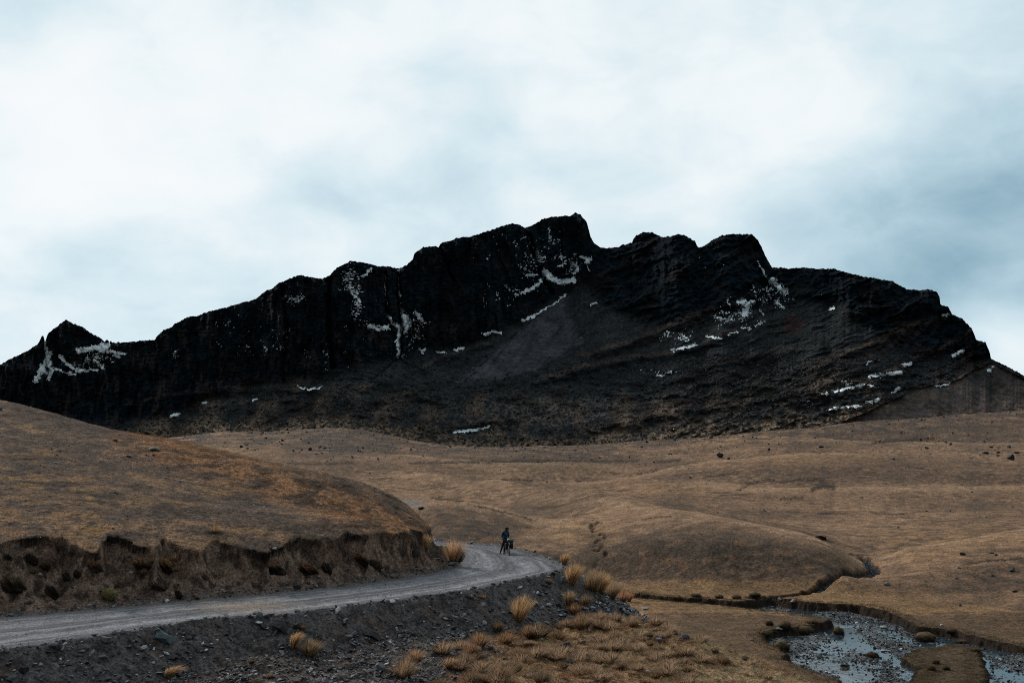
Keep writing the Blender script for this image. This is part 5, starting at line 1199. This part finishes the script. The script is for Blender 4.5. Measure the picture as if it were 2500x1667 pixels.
for x, y, w, h, lb, c in [
    (1757, 1119, 18, 13, 'lone dark boulder on the far valley rise', BK), (2408, 1109, 18, 9, 'dark boulder left of a cluster on the right slope', BK), (2470, 1126, 22, 16, 'biggest dark boulder on the far right slope', BK),
    (2438, 1109, 11, 6, 'small dark boulder between two bigger ones at far right', BK), (2483, 1109, 18, 5, 'low dark ledge rock behind the biggest far-right boulder', BK), (2180, 1122, 14, 6, 'bluish low boulder on the right slope', (.045, .055, .062)),
    (2006, 1093, 13, 6, 'dark low rock on the ridge of the right slope', BK), (1878, 1099, 7, 7, 'small upright dark rock on the far ridge', BK), (1636, 1110, 12, 5, 'bluish rock in the dip of the far valley', (.04, .05, .055)),
    (2166, 1428, 15, 9, 'pale grey boulder on the flat right of the brook', (.17, .175, .185)), (2472, 1396, 16, 14, 'grey-blue boulder near the right edge', (.05, .055, .06)), (2351, 1356, 16, 8, 'dark slab on the near right hill', (.03, .03, .032)),
    (2423, 1353, 12, 5, 'left of two small rocks on the near right hill', (.045, .05, .052)), (2434, 1356, 11, 5, 'right of two small rocks on the near right hill', (.05, .055, .055)), (2342, 1388, 11, 6, 'grey rock below the dark slab', (.09, .09, .09)),
    (2423, 1407, 10, 8, 'small grey rock left of the grey-blue boulder', (.10, .10, .10)), (2336, 1413, 10, 4, 'low grey rock at mid slope on the right hill', (.10, .10, .10)), (2346, 1479, 9, 6, 'dark rock on the right bank slope', (.03, .03, .03)),
    (2399, 1399, 7, 4, 'pale chip on the right hill beside the small grey rock', (.12, .125, .13)), (2480, 1420, 5, 4, 'white stone near the right edge of the picture', (.3, .3, .3)), (2480, 1445, 16, 6, 'dark ledge near the right edge above the flats', (.025, .024, .022)), (1537, 1119, 4, 5, 'small dark post-like rock on the centre ridge', BK)]:
    rock(x, y, w, h, lb, c, group=gV, lift=-.05, name='boulder', cat_='boulder')
for x, y, w, h, lb in [(1030, 1243, 18, 9, 'dark bush-like rock on the grey wash behind the hill nose'), (2006, 1317, 32, 13, 'dark eroded turf block above the brook')]:
    rock(x, y, w, h, lb, (.016, .013, .011), 3, group=gV, amp=.4, name='boulder', cat_='boulder')
# grassy hummocks standing in and beside the stream
gH = 'grassy hummocks in the riverbed'
for k_, (x, y, w, h, lb) in enumerate([(1965, 1548, 46, 26, 'large brown hummock at the left of the stones'), (2048, 1551, 28, 28, 'tall round hummock in the middle of the stream'), (2132, 1606, 33, 18, 'dark red-brown hummock in the lower stream'),
    (2262, 1565, 52, 28, 'broad hummock at the left tip of the grass island'), (2325, 1551, 28, 14, 'small dark hummock right of the broad one'), (2287, 1620, 14, 11, 'little round hummock on the island'), (2276, 1636, 20, 13, 'olive hummock on the lower island'), (2312, 1634, 15, 11, 'small hummock right of the olive one'),
    (1910, 1590, 42, 34, 'bulky hummock at the water edge of the near slope'), (1918, 1534, 34, 22, 'hummock at the end of the grassy spit'), (1871, 1556, 30, 18, 'elongated hummock along the near bank'), (1880, 1527, 18, 14, 'reddish little hummock behind the spit'),
    (1985, 1522, 26, 10, 'dark turf edge at the tip of the spit'), (1845, 1458, 30, 13, 'shaggy turf block below the far bank'), (1800, 1462, 22, 12, 'round turf block at the far bank left of the shaggy one'), (1700, 1457, 26, 11, 'low turf block on the far bank of the side channel'), (1756, 1460, 20, 11, 'turf block between two others on the far bank'),
    (2062, 1640-2, 20, 6, 'flat dark stony hump in the lower stream'), (2350, 1570, 30, 10, 'turf edge at the back of the island'), (2385, 1590, 24, 9, 'tawny turf edge at the right of the island')]):
    tc_ = (.11, .08, .045) if k_ not in (2, 11) else (.075, .04, .026)
    o = lumpy('hummock', x, y, w, h, lb, (.035, .026, .018), M_sod, 60+k_, amp=.25, freq=1.8, group=gH, cat_='hummock', topcol=tc_, lift=-.25)
    r = np.random.default_rng(700+k_); n = 70; vv = np.array([v.co[:] for v in o.data.vertices]); up_ = vv[vv[:, 2] > np.percentile(vv[:, 2], 35)]
    q_ = up_[r.integers(0, len(up_), n)]
    V_, F_, c_ = blades(q_, None, 8, r.uniform(.12, .26, n), np.full(n, .12), 1.3, np.array(tc_)*r.uniform(.7, 1.7, (n, 1)), 800+k_, 2, .014)
    mesh_np('grass_fringe', V_, F_, c_, M_blade, parent=o)
for x, y, w, h, lb, c in [(2166, 1592, 28, 9, 'large flat pale stone in the stream'), (2156, 1533, 18, 8, 'white stone below the dark pool'), (1960, 1601, 18, 6, 'flat stone in the lower left pool'), (1937, 1470, 14, 8, 'pale boulder under the cut far bank'), (1905, 1467, 11, 8, 'rounded pale boulder by the mouth of the ditch'), (2064, 1628, 24, 10, 'dark rock in the blue riffle'), (1905, 1540, 20, 7, 'pale slab near the left bank of the stones'), (2100, 1539, 16, 7, 'dark rock at the lower edge of the pool'), (2300, 1527, 10, 6, 'white stone by the right bank')] and \
    [(2166, 1592, 28, 9, 'large flat pale stone in the stream', (.25, .27, .28)), (2156, 1533, 18, 8, 'white stone below the dark pool', (.32, .33, .33)), (1960, 1601, 18, 6, 'flat stone in the lower left pool', (.22, .23, .23)), (1937, 1470, 14, 8, 'pale boulder under the cut far bank', (.22, .23, .24)), (1905, 1467, 11, 8, 'rounded pale boulder by the mouth of the ditch', (.25, .26, .26)), (2064, 1628, 24, 10, 'dark rock in the blue riffle', (.03, .035, .04)), (1905, 1540, 20, 7, 'pale slab near the left bank of the stones', (.2, .22, .23)), (2100, 1539, 16, 7, 'dark rock at the lower edge of the pool', (.03, .035, .04)), (2300, 1527, 10, 6, 'white stone by the right bank', (.35, .36, .36))]:
    rock(x, y, w, h, lb, c, group='rocks in the stream')
# ------------------------------------------------------------------ loaded bicycle and its rider
def tube(pts, rad, n=10, closed=False, flat=None):
    pts = np.array(pts, float); m_ = len(pts); rad = np.full(m_, rad) if np.ndim(rad) == 0 else np.array(rad, float)
    t = np.gradient(pts, axis=0) if not closed else (np.roll(pts, -1, 0)-np.roll(pts, 1, 0))
    t /= np.linalg.norm(t, axis=1)[:, None]+1e-9
    up = np.array([0, 0, 1.]) if abs(t[:, 2]).max() < .93 else np.array([1., 0, 0]) if abs(t[:, 0]).max() < .93 else np.array([.3, .9, .3])
    a = np.cross(t, up); a /= np.linalg.norm(a, axis=1)[:, None]+1e-9; b = np.cross(t, a)
    th = np.linspace(0, 2*math.pi, n, endpoint=False)
    V = pts[:, None]+rad[:, None, None]*(a[:, None]*np.cos(th)[None, :, None]+b[:, None]*np.sin(th)[None, :, None]*(flat or 1))
    V = V.reshape(-1, 3); F = []
    for i in range(m_ if closed else m_-1):
        for j in range(n):
            i2 = (i+1) % m_; F.append((i*n+j, i*n+(j+1) % n, i2*n+(j+1) % n, i2*n+j))
    V = list(map(tuple, V))
    if not closed:
        for e in (0, m_-1):
            c = len(V); V.append(tuple(pts[e]))
            for j in range(n): F.append((e*n+j, e*n+(j+1) % n, c, c))
    return np.array(V), F
def join(*parts):
    V = []; F = []; o = 0
    for v, f in parts:
        V.append(v); F += [tuple(i+o for i in q) for q in f]; o += len(v)
    return np.vstack(V), F
def obj_from(name, vf, mat, parent=None, smooth=True):
    v, f = vf; me = bpy.data.meshes.new(name)
    me.from_pydata([tuple(map(float, p)) for p in v], [], [tuple(dict.fromkeys(q)) for q in f]); me.update()
    me.polygons.foreach_set('use_smooth', [smooth]*len(me.polygons)); me.materials.append(mat)
    o = bpy.data.objects.new(name, me); S.collection.objects.link(o); o.parent = parent
    return o
def ring(c, R_, r_, n=48, m_=8, axis='x'):
    th = np.linspace(0, 2*math.pi, n, endpoint=False)
    p = np.stack([np.full(n, c[0]), c[1]+R_*np.cos(th), c[2]+R_*np.sin(th)], -1)
    return tube(p, r_, m_, True)
def ellip(c, r_, sq=2.0, n=3):
    v = (IV3 if n == 3 else IV2).copy()
    if sq != 2.0: v = np.sign(v)*np.abs(v)**(2/sq); 
    return v*np.array(r_)+np.array(c), [tuple(q) for q in (IF3 if n == 3 else IF2)]
K_blk = plain('black_rubber', (.012, .012, .013), .7); K_frm = plain('dark_steel', (.02, .022, .025), .4, .3)
K_met = plain('alloy', (.35, .36, .38), .35, .9); K_bag = plain('black_bag_fabric', (.010, .013, .014), .8, var=.35); K_teal = plain('teal_dry_bag', (.02, .055, .065), .6, var=.3)
K_wht = plain('white_wrap', (.55, .58, .60), .6); K_jkt = plain('blue_jacket', (.007, .028, .060), .75, var=.35); K_jk2 = plain('light_blue_panel', (.03, .10, .19), .7)
K_trs = plain('black_trousers', (.010, .011, .013), .85, var=.3); K_skin = plain('skin', (.16, .09, .06), .6); K_hair = plain('dark_hair', (.012, .009, .007), .8); K_shoe = plain('dark_shoe', (.016, .016, .018), .7)
K_eye = plain('eye', (.03, .02, .015), .2)
PPM = 73.2/FPX
bl = land(1243, 1355.2)
bike = empty('bicycle', tuple(bl), math.radians(12.5), 'loaded touring bicycle standing end-on at the bend of the gravel road', 'bicycle')
Rw = .345; RY, FY = 0.0, 1.08
for yy in (RY, FY):
    wv = join(*[tube([(0, yy, Rw), (0, yy+.30*math.cos(a), Rw+.30*math.sin(a))], .0022, 5) for a in np.linspace(0, 2*math.pi, 28, endpoint=False)], tube([(-.05, yy, Rw), (.05, yy, Rw)], .018, 10))
    wl_ = obj_from('wheel', wv, K_met, bike)
    obj_from('tyre', ring((0, yy, Rw), Rw-.024, .027), K_blk, wl_); obj_from('rim', ring((0, yy, Rw), .305, .011), K_frm, wl_)
BB = (0, .43, .29); ST = (0, .27, .80); HT = (0, .80, .83); HB = (0, .84, .70); AX = (0, 0, Rw)
fr = join(tube([BB, ST], .016), tube([ST, HT], .016), tube([BB, HB], .019), tube([(0, .79, .88), HB], .021), *[tube([(sx_*.02, .42, .29), (sx_*.06, 0, Rw)], .009) for sx_ in (-1, 1)], *[tube([(sx_*.018, .275, .78), (sx_*.06, 0, Rw)], .008) for sx_ in (-1, 1)])
obj_from('frame', fr, K_frm, bike)
obj_from('fork', join(*[tube([(sx_*.05, .86, .66), (sx_*.055, .90, .55), (sx_*.055, FY, Rw)], .012) for sx_ in (-1, 1)], tube([(-.055, .86, .67), (.055, .86, .67)], .017)), K_frm, bike)
hb = obj_from('handlebar', join(tube([(-.33, .76, 1.06), (-.20, .80, 1.055), (0, .83, 1.04), (.20, .80, 1.055), (.33, .76, 1.06)], .013), tube([(0, .79, .88), (0, .83, 1.04)], .017)), K_frm, bike)
for sx_ in (-1, 1): obj_from('grip', tube([(sx_*.36, .75, 1.06), (sx_*.24, .79, 1.056)], .018), K_blk, hb)
obj_from('saddle', join(ellip((0, .20, .93), (.075, .09, .03)), ellip((0, .32, .935), (.03, .12, .022)), tube([(0, .27, .80), (0, .26, .92)], .013)), K_blk, bike)
obj_from('rear_rack', join(*[tube([(sx_*.07, -.17, .76), (sx_*.07, .22, .76)], .006) for sx_ in (-1, 0, 1)], tube([(-.07, -.17, .76), (.07, -.17, .76)], .006), tube([(-.07, .22, .76), (.07, .22, .76)], .006), *[tube([(sx_*.07, yy, .76), (sx_*.075, 0, Rw+.02)], .006) for sx_ in (-1, 1) for yy in (-.12, .12)]), K_frm, bike)
cr_o = obj_from('crankset', join(ring((.045, .43, .29), .085, .008, 32, 6), tube([(.06, .43, .29), (.075, .53, .16)], .010), tube([(-.06, .43, .29), (-.075, .33, .42)], .010), tube([(-.06, .43, .29), (.06, .43, .29)], .02)), K_met, bike)
obj_from('pedal', ellip((.12, .53, .16), (.05, .045, .012), 5), K_blk, cr_o); obj_from('pedal', ellip((-.12, .33, .42), (.05, .045, .012), 5), K_blk, cr_o)
obj_from('mudguard', tube([(0, -Rw*math.cos(a)-.045*math.cos(a), Rw+(Rw+.045)*math.sin(a)) for a in np.linspace(-.25, 1.75, 16)], .022, 8, flat=.3), K_blk, bike)
def world_of(p):
    a = math.radians(12.5); return np.array([p[0]*math.cos(a)-p[1]*math.sin(a), p[0]*math.sin(a)+p[1]*math.cos(a), p[2]])+bl
def bag(name, c, r_, mat, label, cat_, sq=3.6, flap=None, strap=None):
    o = obj_from(name, ellip((0, 0, 0), r_, sq), mat); o.location = world_of(c); o.rotation_euler = (0, 0, math.radians(12.5)); tag(o, label, cat_)
    if flap: obj_from('flap', ellip((0, 0, r_[2]*.75), (r_[0]*1.05, r_[1]*1.03, r_[2]*.35), 3.5), flap, o)
    if strap: obj_from('strap', join(*[tube([(sx_*r_[0]*.45, r_[1]*1.03*math.cos(a), r_[2]*1.05*math.sin(a)) for a in np.linspace(0, 2*math.pi, 18)], .008, 6) for sx_ in (-1, 1)]), strap, o)
    return o
bag('pannier', (.185, .0, .60), (.095, .17, .20), K_bag, 'big black pannier on the right side of the bicycle', 'bag', flap=K_teal, strap=K_frm)
bag('pannier', (-.175, .02, .56), (.075, .15, .20), K_bag, 'smaller black pannier on the left side of the bicycle', 'bag', flap=K_bag, strap=K_frm)
bag('dry_bag', (.10, .0, .90), (.235, .11, .095), K_teal, 'dark teal roll bag strapped across the bicycle rack', 'bag', 2.6, strap=K_bag)
bag('wrapped_bundle', (-.03, -.03, 1.01), (.075, .07, .05), K_wht, 'small white bundle on top of the teal roll bag', 'bundle', 2.5)
bag('frame_bag', (0, .52, .66), (.035, .17, .11), K_bag, 'slim black bag inside the bicycle frame', 'bag', 3)

def skin(chains, branch_root=0, sub=2):
    """chains: list of lists of (point, radius); chains after the first start at an existing point -> (verts, faces)"""
    P = []; R_ = []; E = []
    def add(p, r_):
        for i, q in enumerate(P):
            if np.linalg.norm(np.array(q)-np.array(p)) < 1e-5: return i
        P.append(tuple(p)); R_.append(r_); return len(P)-1
    for ch_ in chains:
        ids = [add(p, r_) for p, r_ in ch_]
        E += [(a, b) for a, b in zip(ids[:-1], ids[1:])]
    me = bpy.data.meshes.new('skel'); me.from_pydata(P, E, []); o = bpy.data.objects.new('skel', me); S.collection.objects.link(o)
    md = o.modifiers.new('skin', 'SKIN'); md.use_smooth_shade = True
    for i, sv in enumerate(me.skin_vertices[0].data):
        r_ = R_[i]; sv.radius = (r_, r_) if np.ndim(r_) == 0 else r_; sv.use_root = (i == branch_root)
    o.modifiers.new('sub', 'SUBSURF').levels = sub
    bpy.context.view_layer.update()
    ev = o.evaluated_get(bpy.context.evaluated_depsgraph_get()); m2 = ev.to_mesh()
    v = np.array([x.co[:] for x in m2.vertices]); f = [tuple(p.vertices) for p in m2.polygons]
    ev.to_mesh_clear(); bpy.data.objects.remove(o); bpy.data.meshes.remove(me)
    return v, f
PB = land(1233, 1353.5)                     # ground under the rider
Yb = .62                                    # a little further away than the rear wheel
pr = empty('person_base', (0, 0, 0)); bpy.data.objects.remove(pr)
def pl(xpx, ypx, dy=0.0):                   # photo position -> rider's own coordinates
    return ((xpx-1233)*PPM, dy, (1354.0-ypx)*PPM)
pel = pl(1232.5, 1319); ch = pl(1234.5, 1303, .03); nk = pl(1236.3, 1295.6, .05); hd = pl(1237.3, 1292, .06)
shL = (ch[0]-.15, -.02, 1.46); shR = (ch[0]+.14, .16, 1.46)
elL = (ch[0]-.25, .04, 1.21); haL = (-.13, .24, 1.085)
elR = (ch[0]+.19, .22, 1.21); haR = (.22, .24, 1.10)
hiL = (pel[0]-.09, 0, .90); hiR = (pel[0]+.09, .05, .90)
knL = (-.20, -.06, .48); anL = (-.325, -.16, .10); knR = (-.035, .10, .49); anR = (-.075, .06, .10)
body = skin([[(pel, .13), ((pel[0]+.02, .02, 1.08), .115), ((ch[0], .03, 1.28), .135), ((ch[0]+.01, .05, 1.42), .115), ((nk[0], .06, 1.50), .055), ((hd[0], .06, 1.56), .05)],
             [((ch[0]+.01, .05, 1.42), .115), (shL, .062), (elL, .042), (haL, .028)], [((ch[0]+.01, .05, 1.42), .115), (shR, .062), (elR, .042), (haR, .028)],
             [(pel, .13), (hiL, .092), (knL, .058), (anL, .038)], [(pel, .13), (hiR, .092), (knR, .058), (anR, .038)],
             [(anL, .038), (anL[:2]+(.04,), .038), ((anL[0]-.03, anL[1]+.13, .03), .032)], [(anR, .038), (anR[:2]+(.04,), .038), ((anR[0]+.03, anR[1]+.13, .03), .032)]])
hands = []
for (hx, hy, hz), sg in ((haL, -1), (haR, 1)):
    hands.append(skin([[((hx, hy-.02, hz), .026), ((hx, hy+.05, hz+.005), (.034, .018))]]))
    for q, (ox, ln_) in enumerate([(-.030, .85), (-.010, 1.0), (.010, .95), (.028, .78)]):
        hands.append(skin([[((hx+ox, hy+.045, hz+.006), .0095), ((hx+ox, hy+.045+.030*ln_, hz+.006), .009), ((hx+ox, hy+.055+.036*ln_, hz-.020*ln_), .0085), ((hx+ox, hy+.045+.020*ln_, hz-.040*ln_), .0075)]], sub=1))
    hands.append(skin([[((hx-sg*.030, hy+.01, hz), .011), ((hx-sg*.048, hy+.035, hz-.008), .010), ((hx-sg*.045, hy+.06, hz-.025), .008)]], sub=1))
hv, hf = ellip((0, 0, 0), (.074, .098, .118))
q = hv.copy()                                   # face points along +x (the rider looks right)
hv = np.stack([q[:, 1], q[:, 0], q[:, 2]], -1)
fx_ = hv[:, 0] > .05
hv[:, 0] += np.where(fx_, .026*np.exp(-((hv[:, 1])/.012)**2-((hv[:, 2]+.012)/.022)**2), 0)      # nose
hv[:, 0] -= np.where(fx_, .008*np.exp(-((np.abs(hv[:, 1])-.032)/.014)**2-((hv[:, 2]-.012)/.012)**2), 0)   # eye sockets
hv[:, 0] += np.where(fx_, .006*np.exp(-((hv[:, 1])/.022)**2-((hv[:, 2]+.052)/.008)**2), 0)      # lips
hv[:, 1] += np.sign(hv[:, 1])*.016*np.exp(-((hv[:, 0]+.005)/.016)**2-((hv[:, 2])/.028)**2)*(np.abs(hv[:, 1]) > .055)   # ears
hc = np.array([hd[0]+.01, .06, 1.635]); hv = hv*np.array([.98, 1, .98])+hc
person = obj_from('person', join(body, (hv, hf), *hands), K_skin)
person.location = (PB[0], PB[1]+.05, PB[2])
tag(person, 'person in a blue jacket and dark helmet holding the handlebar of the loaded bicycle', 'person')
obj_from('jacket', skin([[((pel[0], .01, .90), (.155, .135)), ((pel[0]+.02, .02, 1.08), .145), ((ch[0], .03, 1.28), .165), ((ch[0]+.01, .05, 1.42), .140), ((nk[0], .06, 1.50), .072)],
             [((ch[0]+.01, .05, 1.42), .140), (shL, .085), (elL, .062), ((haL[0]*.93+elL[0]*.07, haL[1]-.03, haL[2]+.008), .042)], [((ch[0]+.01, .05, 1.42), .140), (shR, .085), (elR, .062), ((haR[0], haR[1]-.03, haR[2]+.008), .042)]]), K_jkt, person)
obj_from('jacket_panel', skin([[((ch[0]-.02, -.10, 1.44), (.07, .03)), ((ch[0]+.02, -.115, 1.30), (.075, .03))]]), K_jk2, person)
obj_from('trousers', skin([[((pel[0], .01, .95), .165), ((pel[0], .01, .86), .165)], [((pel[0], .01, .86), .165), (hiL[:2]+(.76,), .118), (knL, .074), ((anL[0]*.97, anL[1]*.97, .13), .055)], [((pel[0], .01, .86), .165), (hiR[:2]+(.76,), .118), (knR, .074), ((anR[0], anR[1], .13), .055)]]), K_trs, person)
for an in (anL, anR):
    sh_ = join(ellip((an[0]-.0, an[1]+.05, .035), (.052, .145, .038), 3), ellip((an[0], an[1]-.01, .09), (.05, .06, .06), 2.5)); obj_from('shoe', sh_, K_shoe, person)
hm = ellip((hc[0]-.012, hc[1], hc[2]+.045), (.132, .108, .095)); hmv = hm[0]; hmv[:, 2] = np.maximum(hmv[:, 2], hc[2]+.018)
hl = obj_from('helmet', (hmv, hm[1]), K_bag, person)
bv, bf = ellip((hc[0]+.145, hc[1], hc[2]+.045), (.075, .085, .010)); obj_from('visor', (bv, bf), K_bag, hl)
obj_from('hair', ellip((hc[0]-.045, hc[1], hc[2]-.03), (.070, .082, .10)), K_hair, person)
for sg in (-1, 1): obj_from('eye', ellip((hc[0]+.083, hc[1]+sg*.032, hc[2]+.010), (.010, .011, .008), n=2), K_eye, person)
pk = obj_from('hip_bag', ellip((0, 0, 0), (.10, .06, .055), 3), K_teal); pk.location = np.array(person.location)+np.array([pel[0]-.12, -.13, 1.02]); tag(pk, 'small teal hip bag at the left side of the person', 'bag')
obj_from('strap', join(tube([(.12+.155*math.cos(a), .14+.145*math.sin(a), .02) for a in np.linspace(0, 2*math.pi, 28)], .012, 6)), K_bag, pk)
